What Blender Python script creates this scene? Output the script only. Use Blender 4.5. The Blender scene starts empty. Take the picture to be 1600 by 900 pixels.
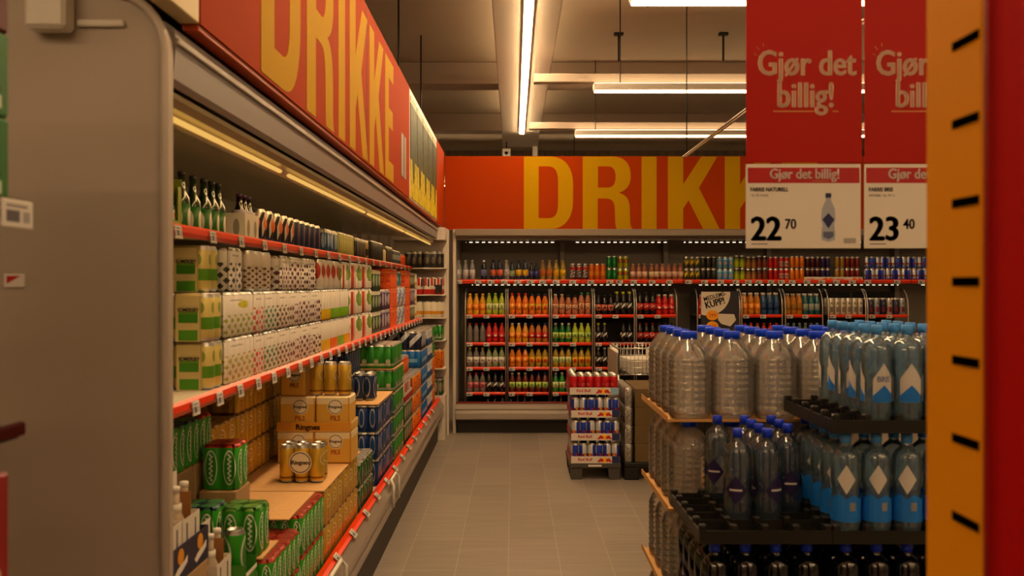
import bpy, bmesh, math, random
from mathutils import Matrix, Vector
random.seed(7)
PI = math.pi
SC = bpy.context.scene
COL = SC.collection
F, CX, CY, H = 1400.0, 802.0, 445.0, 1.6      # focal length and vanishing point in 1600x900 pixels, eye height

# ------------------------------------------------------------------ materials
def lin(c):
    return tuple((v / 12.92 if v <= .04045 else ((v + .055) / 1.055) ** 2.4) for v in c)
def hx(s):
    s = s.lstrip('#')
    return lin(tuple(int(s[i:i + 2], 16) / 255 for i in (0, 2, 4)))
MATS = {}
def P(name, col, rough=.5, metal=0.0, trans=0.0, ior=1.45, emit=None, es=0.0, coat=0.0, noise=0.0, nscale=20, bump=0.0, spec=.5):
    if name in MATS: return MATS[name]
    m = bpy.data.materials.new(name); m.use_nodes = True
    nt = m.node_tree; b = nt.nodes['Principled BSDF']
    c = hx(col) if isinstance(col, str) else col
    b.inputs['Base Color'].default_value = (*c, 1)
    b.inputs['Roughness'].default_value = rough
    b.inputs['Metallic'].default_value = metal
    b.inputs['Transmission Weight'].default_value = trans
    b.inputs['IOR'].default_value = ior
    b.inputs['Coat Weight'].default_value = coat
    b.inputs['Specular IOR Level'].default_value = spec
    if emit:
        b.inputs['Emission Color'].default_value = (*emit, 1); b.inputs['Emission Strength'].default_value = es
    if noise or bump:
        tc = nt.nodes.new('ShaderNodeTexCoord'); n = nt.nodes.new('ShaderNodeTexNoise')
        n.inputs['Scale'].default_value = nscale; n.inputs['Detail'].default_value = 4
        nt.links.new(tc.outputs['Object'], n.inputs['Vector'])
        if noise:
            mx = nt.nodes.new('ShaderNodeMix'); mx.data_type = 'RGBA'
            mx.inputs[6].default_value = (*[v * (1 - noise) for v in c], 1)
            mx.inputs[7].default_value = (*[min(1, v * (1 + noise)) for v in c], 1)
            nt.links.new(n.outputs[0], mx.inputs[0]); nt.links.new(mx.outputs[2], b.inputs['Base Color'])
        if bump:
            bp = nt.nodes.new('ShaderNodeBump'); bp.inputs['Strength'].default_value = bump; bp.inputs['Distance'].default_value = .005
            nt.links.new(n.outputs[0], bp.inputs['Height']); nt.links.new(bp.outputs[0], b.inputs['Normal'])
    MATS[name] = m
    return m

def L(name, base, layers, rep=(1, 1), off=(0, 0), rough=.45, metal=0.0, coat=0.0):
    """printed surface: shapes drawn in the face's own UV square, repeated rep times"""
    if name in MATS: return MATS[name]
    m = bpy.data.materials.new(name); m.use_nodes = True
    nt = m.node_tree; N = nt.nodes; K = nt.links; b = N['Principled BSDF']
    b.inputs['Roughness'].default_value = rough; b.inputs['Metallic'].default_value = metal; b.inputs['Coat Weight'].default_value = coat
    def M(op, a, c=None):
        n = N.new('ShaderNodeMath'); n.operation = op
        for i, v in enumerate((a, c)):
            if v is None: continue
            if isinstance(v, (int, float)): n.inputs[i].default_value = v
            else: K.new(v, n.inputs[i])
        return n.outputs[0]
    uvn = N.new('ShaderNodeTexCoord'); sp = N.new('ShaderNodeSeparateXYZ'); K.new(uvn.outputs['UV'], sp.inputs[0])
    def ax(s, r, o):
        if r == 1 and o == 0: return s
        return M('FRACT', M('ADD', M('MULTIPLY', s, float(r)), float(o)))
    u, v = ax(sp.outputs[0], rep[0], off[0]), ax(sp.outputs[1], rep[1], off[1])
    def mul(*a):
        r = a[0]
        for x in a[1:]: r = M('MULTIPLY', r, x)
        return r
    cur = None
    bc = hx(base) if isinstance(base, str) else base
    for ly in layers:
        k = ly[0]; col = hx(ly[-1])
        if k == 'ell':
            _, cx, cy, rx, ry, _c = ly
            d = M('ADD', M('POWER', M('DIVIDE', M('SUBTRACT', u, cx), rx), 2.0), M('POWER', M('DIVIDE', M('SUBTRACT', v, cy), ry), 2.0))
            mask = M('LESS_THAN', d, 1.0)
        elif k == 'rect':
            _, x0, y0, x1, y1, _c = ly
            mask = mul(M('GREATER_THAN', u, x0), M('LESS_THAN', u, x1), M('GREATER_THAN', v, y0), M('LESS_THAN', v, y1))
        elif k == 'dots':
            _, nu, nv, s, vmax, _c = ly
            a = M('ABSOLUTE', M('SUBTRACT', M('FRACT', M('ADD', M('MULTIPLY', u, float(nu)), M('MULTIPLY', v, float(nv)))), .5))
            c2 = M('ABSOLUTE', M('SUBTRACT', M('FRACT', M('ADD', M('SUBTRACT', M('MULTIPLY', u, float(nu)), M('MULTIPLY', v, float(nv))), 50.0)), .5))
            mask = mul(M('LESS_THAN', a, s), M('LESS_THAN', c2, s), M('LESS_THAN', v, vmax))
        elif k == 'diag':      # band  lo < v + k*u < hi
            _, kk, lo, hi, _c = ly
            t = M('ADD', v, M('MULTIPLY', u, float(kk)))
            mask = mul(M('GREATER_THAN', t, lo), M('LESS_THAN', t, hi))
        elif k == 'flame':
            _, amp, v0, _c = ly
            t = M('ADD', v0, M('MULTIPLY', M('ABSOLUTE', M('SUBTRACT', M('FRACT', M('MULTIPLY', u, 3.0)), .5)), amp))
            mask = mul(M('LESS_THAN', v, t), M('GREATER_THAN', v, .08))
        elif k == 'squig':     # a hand-written looking vertical stroke
            _, cx, amp, fr, wd, v0, v1, _c = ly
            t = M('ABSOLUTE', M('SUBTRACT', M('SUBTRACT', u, cx), M('MULTIPLY', M('SINE', M('MULTIPLY', v, float(fr))), amp)))
            mask = mul(M('LESS_THAN', t, wd), M('GREATER_THAN', v, v0), M('LESS_THAN', v, v1))
        elif k == 'noise':
            _, sc, th, _c = ly
            n = N.new('ShaderNodeTexNoise'); n.inputs['Scale'].default_value = sc
            K.new(uvn.outputs['UV'], n.inputs['Vector'])
            mask = M('GREATER_THAN', n.outputs[0], th)
        mx = N.new('ShaderNodeMix'); mx.data_type = 'RGBA'
        K.new(mask, mx.inputs[0])
        if cur is None: mx.inputs[6].default_value = (*bc, 1)
        else: K.new(cur, mx.inputs[6])
        mx.inputs[7].default_value = (*col, 1)
        cur = mx.outputs[2]
    if cur is None: b.inputs['Base Color'].default_value = (*bc, 1)
    else: K.new(cur, b.inputs['Base Color'])
    MATS[name] = m
    return m

def CLEARM(name, tint, haze, hazec, gloss=.08, rough=.08, bump=0.0, bscale=30):
    """thin clear plastic: lets light through, some milky haze, shiny at grazing angles"""
    if name in MATS: return MATS[name]
    m = bpy.data.materials.new(name); m.use_nodes = True; nt = m.node_tree; N = nt.nodes; K = nt.links; N.clear()
    t = N.new('ShaderNodeBsdfTransparent'); t.inputs[0].default_value = (*hx(tint), 1)
    d = N.new('ShaderNodeBsdfTranslucent'); d.inputs[0].default_value = (*hx(hazec), 1)
    d2 = N.new('ShaderNodeBsdfDiffuse'); d2.inputs[0].default_value = (*hx(hazec), 1)
    g = N.new('ShaderNodeBsdfGlossy'); g.inputs['Roughness'].default_value = rough
    dm = N.new('ShaderNodeMixShader'); dm.inputs[0].default_value = .5; K.new(d.outputs[0], dm.inputs[1]); K.new(d2.outputs[0], dm.inputs[2])
    m1 = N.new('ShaderNodeMixShader'); m1.inputs[0].default_value = haze; K.new(t.outputs[0], m1.inputs[1]); K.new(dm.outputs[0], m1.inputs[2])
    lw = N.new('ShaderNodeFresnel'); lw.inputs[0].default_value = 1.38
    a = N.new('ShaderNodeMath'); a.operation = 'MULTIPLY_ADD'; a.inputs[1].default_value = .9; a.inputs[2].default_value = gloss; a.use_clamp = True; K.new(lw.outputs[0], a.inputs[0])
    m2 = N.new('ShaderNodeMixShader'); K.new(a.outputs[0], m2.inputs[0]); K.new(m1.outputs[0], m2.inputs[1]); K.new(g.outputs[0], m2.inputs[2])
    if bump:
        tc = N.new('ShaderNodeTexCoord'); n = N.new('ShaderNodeTexNoise'); n.inputs['Scale'].default_value = bscale; K.new(tc.outputs['Object'], n.inputs['Vector'])
        bp = N.new('ShaderNodeBump'); bp.inputs['Strength'].default_value = bump; bp.inputs['Distance'].default_value = .004; K.new(n.outputs[0], bp.inputs['Height']); K.new(bp.outputs[0], g.inputs['Normal'])
    o = N.new('ShaderNodeOutputMaterial'); K.new(m2.outputs[0], o.inputs[0]); MATS[name] = m
    return m
ALU = P('aluminium', '#c9c7c3', .3, .9)
CHROME = P('chrome_wire', '#cfcac2', .28, .9)
WHITE = P('white_plastic', '#e8e4dc', .45)
PAPER = P('white_card', '#e9e4da', .6)
INK = P('black_ink', '#0b0a0d', .6)
BLACKP = P('black_plastic', '#0c0c0e', .45)
CARD = P('brown_cardboard', '#d6a86e', .8, noise=.12, nscale=30)
RAIL = P('red_price_rail', '#f03a0a', .3)
TAGM = L('price_tag_face', '#d8d6d0', [('rect', .12, .2, .55, .62, '#555560'), ('rect', .12, .72, .8, .82, '#77777c'), ('rect', .65, .2, .88, .6, '#9a9aa0')], rough=.4)
GREYM = P('grey_painted_steel', '#a39a90', .42, .1)
DARKM = P('dark_steel', '#2a2725', .5, .2)
YEL = P('yellow_letter_film', '#b48a00', .7, spec=.08)
FASC = P('red_orange_fascia', '#a03603', .7, noise=.05, nscale=3, spec=.06)

# ------------------------------------------------------------------ mesh building
class B:
    def __init__(s):
        s.bm = bmesh.new(); s.uv = s.bm.loops.layers.uv.new('UVMap'); s.mats = []
    def mi(s, m):
        if m not in s.mats: s.mats.append(m)
        return s.mats.index(m)
    def boxuv(s, faces, lo, hi):
        d = [max(hi[i] - lo[i], 1e-6) for i in range(3)]
        for f in faces:
            n = f.normal; a = max(range(3), key=lambda i: abs(n[i]))
            for l in f.loops:
                c = [(l.vert.co[i] - lo[i]) / d[i] for i in range(3)]
                l[s.uv].uv = (c[1] if n[0] > 0 else 1 - c[1], c[2]) if a == 0 else ((c[0] if n[1] < 0 else 1 - c[0], c[2]) if a == 1 else (c[1], c[0]))
    def box(s, x0, x1, y0, y1, z0, z1, m, bev=0.0, seg=1, top=None, side=None):
        before = set(s.bm.faces)
        vs = [s.bm.verts.new((x, y, z)) for x in (x0, x1) for y in (y0, y1) for z in (z0, z1)]
        q = [(0, 1, 3, 2), (4, 6, 7, 5), (0, 4, 5, 1), (2, 3, 7, 6), (0, 2, 6, 4), (1, 5, 7, 3)]
        fs = [s.bm.faces.new([vs[i] for i in k]) for k in q]
        if bev:
            es = list({e for f in fs for e in f.edges})
            bmesh.ops.bevel(s.bm, geom=es, offset=bev, segments=seg, affect='EDGES', profile=.5)
        new = [f for f in s.bm.faces if f not in before]
        s.bm.normal_update()
        i = s.mi(m)
        for f in new:
            f.material_index = i; f.smooth = False
            if top is not None and f.normal.z > .8: f.material_index = s.mi(top)
            if side is not None and abs(f.normal.y) > .8: f.material_index = s.mi(side)
        s.boxuv(new, (x0, y0, z0), (x1, y1, z1))
        return s
    def lathe(s, prof, n=16, c=(0, 0, 0), m=None, axis='z', smooth=True):
        """prof: (r, z) or (r, z, material of the band that ends here)"""
        zs = [p[1] for p in prof]; z0, z1 = min(zs), max(zs); dz = max(z1 - z0, 1e-6)
        def pt(r, a, z):
            p = (r * math.cos(a), r * math.sin(a), z)
            if axis == 'y': p = (p[0], p[2], -p[1])
            if axis == 'x': p = (p[2], p[1], -p[0])
            return (p[0] + c[0], p[1] + c[1], p[2] + c[2])
        rings = []
        for p in prof:
            if p[0] < 1e-5: rings.append([s.bm.verts.new(pt(0, 0, p[1]))])
            else: rings.append([s.bm.verts.new(pt(p[0], 2 * PI * j / n, p[1])) for j in range(n)])
        for i in range(1, len(prof)):
            a, b = rings[i - 1], rings[i]
            mm = prof[i][2] if len(prof[i]) > 2 else m
            k = s.mi(mm); va, vb = (prof[i - 1][1] - z0) / dz, (prof[i][1] - z0) / dz
            for j in range(n):
                j2 = (j + 1) % n; u0, u1 = j / n, (j + 1) / n
                if len(a) == 1 and len(b) == 1: continue
                if len(a) == 1: vs, uv = [a[0], b[j2], b[j]], [(u0, va), (u1, vb), (u0, vb)]
                elif len(b) == 1: vs, uv = [a[j], a[j2], b[0]], [(u0, va), (u1, va), (u0, vb)]
                else: vs, uv = [a[j], a[j2], b[j2], b[j]], [(u0, va), (u1, va), (u1, vb), (u0, vb)]
                f = s.bm.faces.new(vs); f.material_index = k; f.smooth = smooth
                for l, w in zip(f.loops, uv): l[s.uv].uv = w
        return s
    def tube(s, pts, r, m, n=6):
        pts = [Vector(p) for p in pts]; k = s.mi(m); rings = []
        for i, p in enumerate(pts):
            d = (pts[min(i + 1, len(pts) - 1)] - pts[max(i - 1, 0)]).normalized()
            up = Vector((0, 0, 1)) if abs(d.z) < .9 else Vector((1, 0, 0))
            a = d.cross(up).normalized(); b = d.cross(a).normalized()
            rings.append([s.bm.verts.new(p + a * (r * math.cos(2 * PI * j / n)) + b * (r * math.sin(2 * PI * j / n))) for j in range(n)])
        for i in range(1, len(rings)):
            for j in range(n):
                f = s.bm.faces.new([rings[i - 1][j], rings[i][j], rings[i][(j + 1) % n], rings[i - 1][(j + 1) % n]]); f.material_index = k; f.smooth = True
        for rg in (rings[0], rings[-1]):
            f = s.bm.faces.new(rg); f.material_index = k
        return s
    def prism(s, poly, a0, a1, m, axis='y', edge=None):
        """poly in the two remaining axes, swept from a0 to a1"""
        def pt(p, a):
            if axis == 'y': return (p[0], a, p[1])
            if axis == 'x': return (a, p[0], p[1])
            return (p[0], p[1], a)
        k = s.mi(m); ke = s.mi(edge) if edge else k
        va = [s.bm.verts.new(pt(p, a0)) for p in poly]; vb = [s.bm.verts.new(pt(p, a1)) for p in poly]
        new = [s.bm.faces.new(va), s.bm.faces.new(vb)]
        for f in new: f.material_index = k
        for i in range(len(poly)):
            j = (i + 1) % len(poly)
            f = s.bm.faces.new([va[i], va[j], vb[j], vb[i]]); f.material_index = ke; new.append(f)
        s.bm.normal_update()
        co = [v.co for v in va + vb]
        s.boxuv(new, [min(c[i] for c in co) for i in range(3)], [max(c[i] for c in co) for i in range(3)])
        return s
    def mesh(s, name):
        bmesh.ops.recalc_face_normals(s.bm, faces=s.bm.faces)
        me = bpy.data.meshes.new(name); s.bm.to_mesh(me); s.bm.free()
        for m in s.mats: me.materials.append(m)
        return me

def obj(name, me, parent=None, loc=(0, 0, 0), rot=(0, 0, 0)):
    if isinstance(me, B): me = me.mesh(name)
    o = bpy.data.objects.new(name, me); COL.objects.link(o)
    o.location = loc; o.rotation_euler = rot
    if parent is not None: o.parent = parent
    return o
LONG = []
def tag(o, label, cat, group=None):
    label = ' '.join(label.split())
    n = len(label.replace(',', ' ').split())
    if n > 16 or n < 4: LONG.append((n, label))
    o['label'] = label; o['category'] = cat
    if group: o['group'] = group
    return o
def thing(name, label, cat, loc=(0, 0, 0), rz=0.0, group=None, me=None):
    return tag(obj(name, me, None, loc, (0, 0, rz)), label, cat, group)
def struct(name, b):
    o = obj(name, b); o['kind'] = 'structure'; return o
def stuff(o):
    o['kind'] = 'stuff'; return o

ORD = ['first', 'second', 'third', 'fourth', 'fifth', 'sixth', 'seventh', 'eighth', 'ninth', 'tenth', 'eleventh', 'twelfth', 'thirteenth', 'fourteenth', 'fifteenth', 'sixteenth']
NUM = ['zero', 'one', 'two', 'three', 'four', 'five', 'six', 'seven', 'eight', 'nine', 'ten', 'eleven', 'twelve', 'thirteen', 'fourteen', 'fifteen', 'sixteen']
def ofn(i, n, lo='leftmost', hi='rightmost', frm='left'):
    if n == 1: return 'lone'
    if n == 2: return f'{lo if i == 0 else hi} of two'
    if i == 0: return f'{lo} of {NUM[n]}'
    if i == n - 1: return f'{hi} of {NUM[n]}'
    if n == 3: return 'middle of three'
    return f'{ORD[i]} from {frm} of {NUM[n]}'

# flat lettering and shapes with holes
def curve_mesh(loops, mat, ext=.001):
    cu = bpy.data.curves.new('outline', 'CURVE'); cu.dimensions = '2D'; cu.fill_mode = 'BOTH'; cu.extrude = ext
    for lp in loops:
        sp = cu.splines.new('POLY'); sp.points.add(len(lp) - 1); sp.use_cyclic_u = True
        for q, p in zip(sp.points, lp): q.co = (p[0], p[1], 0, 1)
    return _bake(cu, mat)
def _bake(cu, mat):
    o = bpy.data.objects.new('outline', cu); COL.objects.link(o)
    dg = bpy.context.evaluated_depsgraph_get(); dg.update()
    me = bpy.data.meshes.new_from_object(o.evaluated_get(dg))
    bpy.data.objects.remove(o); bpy.data.curves.remove(cu)
    me.materials.clear(); me.materials.append(mat)
    return me
TXT = {}
def text_mesh(s, size, mat, bold=0.0, sx=1.0, ext=.0006, align='LEFT', spacing=1.0):
    k = (s, size, mat.name, bold, sx, ext, align)
    if k in TXT: return TXT[k]
    cu = bpy.data.curves.new('text', 'FONT'); cu.body = s; cu.size = size; cu.extrude = ext; cu.offset = bold * size; cu.align_x = align
    cu.space_character = spacing; cu.resolution_u = 3
    cu.offset = 0.006 * size if bold else 0.0
    me = _bake(cu, mat)
    me.transform(Matrix.Diagonal((sx, 1, 1, 1)))
    if bold:      # heavier strokes: the same outline laid beside itself
        bm = bmesh.new()
        for dx, dy in ((-bold, 0), (0, 0), (bold, 0), (0, bold * .5), (0, -bold * .5)):
            m2 = me.copy(); m2.transform(Matrix.Translation((dx * size, dy * size, 0))); bm.from_mesh(m2); bpy.data.meshes.remove(m2)
        bm.to_mesh(me); bm.free()
    TXT[k] = me
    return me
FACE = {'-y': (PI / 2, 0, 0), '+x': (PI / 2, 0, PI / 2), '-x': (PI / 2, 0, -PI / 2)}
def flat(name, me, parent, loc, face='-y', tilt=0.0):
    o = obj(name, me, parent, loc); r = FACE[face]
    o.rotation_euler = r
    if tilt: o.matrix_local = Matrix.Translation(loc) @ Matrix.Rotation(r[2], 4, 'Z') @ Matrix.Rotation(r[0], 4, 'X') @ Matrix.Rotation(tilt, 4, 'Z')
    return o
def bez(p0, p1, p2, p3, n=8):
    out = []
    for i in range(1, n + 1):
        t = i / n; s = 1 - t
        out.append(tuple(s**3 * a + 3 * s * s * t * b + 3 * s * t * t * c + t**3 * d for a, b, c, d in zip(p0, p1, p2, p3)))
    return out
# heavy condensed capitals, 473 units high
def glyph(ch):
    T, Z = 473, 0
    if ch == 'D':
        o = [(0, Z), (0, T), (175, T)] + bez((175, T), (270, T), (322, 400), (322, 290)) + [(322, 185)] + bez((322, 185), (322, 75), (270, 0), (175, 0))
        i = [(97, 70), (97, 409), (160, 409)] + bez((160, 409), (205, 409), (224, 375), (224, 310)) + [(224, 165)] + bez((224, 165), (224, 100), (205, 70), (160, 70))
        return [o, i[::-1]]
    if ch == 'R':
        o = [(0, 0), (0, T), (190, T)] + bez((190, T), (275, T), (314, 430), (314, 345)) + bez((314, 345), (314, 290), (290, 255), (236, 236)) + bez((236, 236), (290, 222), (306, 190), (308, 130)) + \
            [(310, 50)] + bez((310, 50), (312, 25), (316, 10), (325, 0), 4) + [(222, 0)] + bez((222, 0), (214, 15), (212, 40), (212, 60), 4) + [(210, 130)] + bez((210, 130), (208, 180), (190, 199), (150, 199)) + [(98, 199), (98, 0)]
        i = [(100, 270), (100, 409), (165, 409)] + bez((165, 409), (200, 409), (215, 385), (215, 342)) + bez((215, 342), (215, 295), (198, 270), (160, 270))
        return [o, i[::-1]]
    if ch == 'I': return [[(0, 0), (0, T), (98, T), (98, 0)]]
    if ch == 'K': return [[(0, 0), (0, T), (100, T), (100, 292), (218, T), (323, T), (203, 269), (338, 0), (230, 0), (135, 187), (100, 132), (100, 0)]]
    if ch == 'E': return [[(0, 0), (0, T), (235, T), (235, 400), (98, 400), (98, 282), (215, 282), (215, 208), (98, 208), (98, 73), (240, 73), (240, 0)]]
ADV = {'D': 385, 'R': 385, 'I': 172, 'K': 372, 'E': 260}

def ring2(p, r):      # rounded rectangle helper -> list of points
    x0, y0, x1, y1 = p; out = []
    for cx, cy, a in ((x1 - r, y1 - r, 0), (x0 + r, y1 - r, PI / 2), (x0 + r, y0 + r, PI), (x1 - r, y0 + r, 1.5 * PI)):
        for i in range(6): out.append((cx + r * math.cos(a + i * PI / 10), cy + r * math.sin(a + i * PI / 10)))
    return out
def ellpts(cx, cy, rx, ry, n=28): return [(cx + rx * math.cos(2 * PI * i / n), cy + ry * math.sin(2 * PI * i / n)) for i in range(n)]
def part(name, me, root):          # geometry given in world coordinates
    return obj(name, me, root, tuple(-v for v in root.location))
def sub(name, me, prt):            # child of a part that sits at the world origin
    return obj(name, me, prt)

# ------------------------------------------------------------------ room shell
def floor_mat():
    m = bpy.data.materials.new('floor_tiles'); m.use_nodes = True; nt = m.node_tree; N = nt.nodes; K = nt.links; b = N['Principled BSDF']
    tc = N.new('ShaderNodeTexCoord'); mp = N.new('ShaderNodeMapping'); mp.inputs['Rotation'].default_value = (0, 0, PI / 2); mp.inputs['Location'].default_value = (0, .0285, 0)
    K.new(tc.outputs['Object'], mp.inputs[0])
    br = N.new('ShaderNodeTexBrick'); br.offset = .37; br.inputs['Scale'].default_value = 1.0
    br.inputs['Brick Width'].default_value = .6; br.inputs['Row Height'].default_value = .295
    br.inputs['Mortar Size'].default_value = .0035; br.inputs['Mortar Smooth'].default_value = .2
    br.inputs['Color1'].default_value = (*hx('#8f857b'), 1); br.inputs['Color2'].default_value = (*hx('#857b72'), 1); br.inputs['Mortar'].default_value = (*hx('#9d9287'), 1)
    K.new(mp.outputs[0], br.inputs['Vector'])
    ns = N.new('ShaderNodeTexNoise'); ns.inputs['Scale'].default_value = 2.0
    m2 = N.new('ShaderNodeMapping'); m2.inputs['Scale'].default_value = (1.0, 14.0, 1.0); K.new(tc.outputs['Object'], m2.inputs[0]); K.new(m2.outputs[0], ns.inputs['Vector'])
    mx = N.new('ShaderNodeMix'); mx.data_type = 'RGBA'; mx.blend_type = 'OVERLAY'; mx.inputs[0].default_value = .22
    K.new(br.outputs['Color'], mx.inputs[6]); K.new(ns.outputs[0], mx.inputs[7]); K.new(mx.outputs[2], b.inputs['Base Color'])
    b.inputs['Roughness'].default_value = .42
    return m
CEILM = P('ceiling_concrete', '#d2c4b0', .85, noise=.08, nscale=1.5)
XL, XR, Y0R, Y1R, ZC = -5.0, 7.0, -3.0, 18.0, 4.3
struct('floor', B().box(XL, XR, Y0R, Y1R, -.1, 0, floor_mat()))
struct('ceiling', B().box(XL, XR, Y0R, Y1R, ZC, ZC + .1, CEILM))
WALLM = P('warm_grey_wall', '#a2958a', .8, noise=.05, nscale=2)
RIBM = bpy.data.materials.new('ribbed_wall')
RIBM.use_nodes = True
def _rib():
    nt = RIBM.node_tree; N = nt.nodes; K = nt.links; b = N['Principled BSDF']
    b.inputs['Base Color'].default_value = (*hx('#8a7c6c'), 1); b.inputs['Roughness'].default_value = .7
    tc = N.new('ShaderNodeTexCoord'); w = N.new('ShaderNodeTexWave'); w.bands_direction = 'X'; w.inputs['Scale'].default_value = 1.6
    K.new(tc.outputs['Object'], w.inputs['Vector']); bp = N.new('ShaderNodeBump'); bp.inputs['Distance'].default_value = .04
    K.new(w.outputs['Color'], bp.inputs['Height']); K.new(bp.outputs[0], b.inputs['Normal'])
_rib()
struct('wall_back', B().box(XL, XR, Y1R, Y1R + .1, 0, ZC, RIBM))
struct('wall_left', B().box(XL - .1, XL, Y0R, Y1R, 0, ZC, WALLM))
struct('wall_right', B().box(XR, XR + .1, Y0R, Y1R, 0, ZC, WALLM))
struct('wall_front', B().box(XL, XR, Y0R - .1, Y0R, 0, ZC, WALLM))
BEAMM = P('painted_beam', '#c2b2a2', .7, noise=.05, nscale=4)
b = B(); b.box(XL, XR, 10.85, 11.15, 4.02, ZC, BEAMM, .01); b.box(XL, XR, 10.78, 10.85, 4.02, 4.08, BEAMM)
struct('beam_1', b)
struct('beam_2', B().box(XL, XR, 14.1, 14.4, 4.02, ZC, BEAMM, .01))
struct('beam_3', B().box(XL, XR, 6.6, 6.72, 4.22, ZC, BEAMM, .005))
# long light channel above the aisle
CHM = P('cream_channel', '#dccfc0', .6)
b = B(); b.box(-.167, .385, -1.5, 14.3, 3.8, 4.0, CHM, .008)
struct('beam_4', b)
for nm, x in (('trim_1', -.08), ('trim_2', .25)):
    bb = B()
    for y in (1.5, 4.5, 7.5, 10.5, 13.5): bb.box(x - .01, x + .01, y - .01, y + .01, 4.0, ZC, DARKM)
    struct(nm, bb)

# ------------------------------------------------------------------ lamps
WARM = (1.0, .66, .34)
def emis(name, col, s):
    if name in MATS: return MATS[name]
    m = bpy.data.materials.new(name); m.use_nodes = True; nt = m.node_tree; nt.nodes.clear()
    e = nt.nodes.new('ShaderNodeEmission'); e.inputs[0].default_value = (*col, 1); e.inputs[1].default_value = s
    o = nt.nodes.new('ShaderNodeOutputMaterial'); nt.links.new(e.outputs[0], o.inputs[0]); MATS[name] = m
    return m
TUBE = emis('fluorescent_diffuser', WARM, 7.0); UPL = emis('added_uplight', WARM, 4.5); UPC = emis('added_channel_uplight', WARM, 9.0); BHT = emis('rear_fill_diffuser', WARM, 30.0); CHT = emis('channel_diffuser', WARM, 66.0)  # upward and rear glows added to brighten ceiling and camera-facing sides
def strip(label, loc, ln, axis, w=.06, drop=True, lamp=None):
    TUBE = lamp or MATS['fluorescent_diffuser']
    x, y, z = loc
    r = thing('ceiling_strip_light', label, 'ceiling light', loc, group='strip lights on the ceiling')
    b = B(); d = B()
    if axis == 'y': b.box(-w / 2 - .012, w / 2 + .012, 0, ln, 0, .06, WHITE, .006); d.box(-w / 2, w / 2, .01, ln - .01, -.02, -.0005, TUBE, .006)
    else: b.box(0, ln, -w / 2 - .012, w / 2 + .012, 0, .06, WHITE, .006); d.box(.01, ln - .01, -w / 2, w / 2, -.02, -.0005, TUBE, .006)
    if not drop:
        b = B().prism([(-w / 2 - .008, 0), (w / 2 + .008, 0), (w / 2 + .008, -.02), (w / 2 + .001, -.02), (w / 2 + .001, -.006), (-w / 2 - .001, -.006), (-w / 2 - .001, -.02), (-w / 2 - .008, -.02)], 0, ln, WHITE, 'y'); d = B().box(-w / 2, w / 2, .01, ln - .01, -.031, -.0065, TUBE, .003)
    obj('housing', b, r); obj('diffuser', d, r)
    if drop: obj('added_uplight', B().box(.01, ln - .01, -w / 2, w / 2, .0605, .066, UPL, .002), r)  # glow added on top of the housing to brighten the ceiling
    if drop:
        for t in (.25, 2.9, 5.5):
            obj('suspension_rod', B().tube([(t, 0, .06), (t, 0, ZC - z)], .006, DARKM), r)
        obj('cable_tray', B().box(-.55, ln, .05, .15, .09, .17, BEAMM, .005), r)
    return r
strip('long glowing strip light running along the cream channel over the aisle', (.122, 1.9, 3.7995), 11.0, 'y', .062, False, CHT)
for i, (y, lb) in enumerate(((5.7, 'crosswise strip light nearest the camera, cut by the top edge of the photo'), (8.3, 'middle crosswise strip light, at the height of the concrete beam'), (10.8, 'farthest crosswise strip light, just above the red fascia'))):
    strip(lb, (.74, y, 3.40), 6.0, 'x', .06)
strip('crosswise strip light over the near part of the shop', (.74, 2.9, 3.40), 6.0, 'x', .06)
strip('unseen crosswise strip light added behind the camera', (.74, .1, 3.40), 6.0, 'x', .06, True, BHT)  # out of view, made stronger to brighten whatever faces the camera
strip('unseen crosswise strip light added far behind the camera', (-3.6, -2.2, 3.40), 9.0, 'x', .06, True, BHT)  # added out of view to light the cooler end panel
strip('unseen crosswise strip light added behind the camera on the left', (-4.4, -.6, 3.40), 4.0, 'x', .06, True, BHT)  # added out of view, more light from the left for the end panel
strip('unseen crosswise strip light added beyond the red fascia', (-4.4, 16.2, 3.40), 10.0, 'x', .06)  # added out of view for more general light
strip('unseen crosswise strip light added over the hall behind the left cooler', (-4.6, 6.0, 3.40), 2.6, 'x', .06)  # added out of view to lift the ambient light
r = thing('ceiling_strip_light', 'unseen upward strip light added on top of the cream channel over the aisle', 'ceiling light', (.105, -1.4, 4.001), group='strip lights on the ceiling')  # uplight added out of view to brighten the ceiling over the aisle
obj('housing', B().box(-.05, .05, 0, 15.2, 0, .03, WHITE, .004), r); obj('diffuser', B().box(-.035, .035, .02, 15.18, .0305, .04, UPC, .003), r)
# hanging rods and ceiling bits
for x, y, z0, lb in ((-1.05, 8.2, 3.02, 'thin dark rod hanging from ceiling, nearest of those over the left fascia'), (-1.0, 9.7, 3.02, 'thin dark rod hanging from ceiling, farther one over the left fascia')):
    thing('hanging_rod', lb, 'rod', (x, y, 0), group='rods above the left fascia', me=B().tube([(0, 0, z0), (0, 0, ZC)], .009, DARKM))
for x, y, lb in ((1.13, 9.6, 'dark ceiling hook with short rod, left one in front of the beam'), (2.25, 9.6, 'dark ceiling hook with short rod, right one in front of the beam')):
    r = thing('ceiling_hook', lb, 'hook', (x, y, 0), group='ceiling hooks')
    obj('rod', B().tube([(0, 0, 4.0), (0, 0, ZC)], .012, DARKM), r); obj('plate', B().box(-.05, .05, -.03, .03, ZC - .03, ZC - .0005, DARKM, .004), r)
r = thing('hanging_security_camera', 'small white box camera hanging under the end of the cream channel', 'camera', (-.105, 13.8, 0))
obj('housing', B().box(-.065, .065, -.08, .08, 3.555, 3.69, WHITE, .01), r)
obj('lens', B().lathe([(0, 0), (.026, 0), (.026, .015), (0, .015)], 14, (0, -.08, 3.62), BLACKP, 'y'), r)
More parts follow.
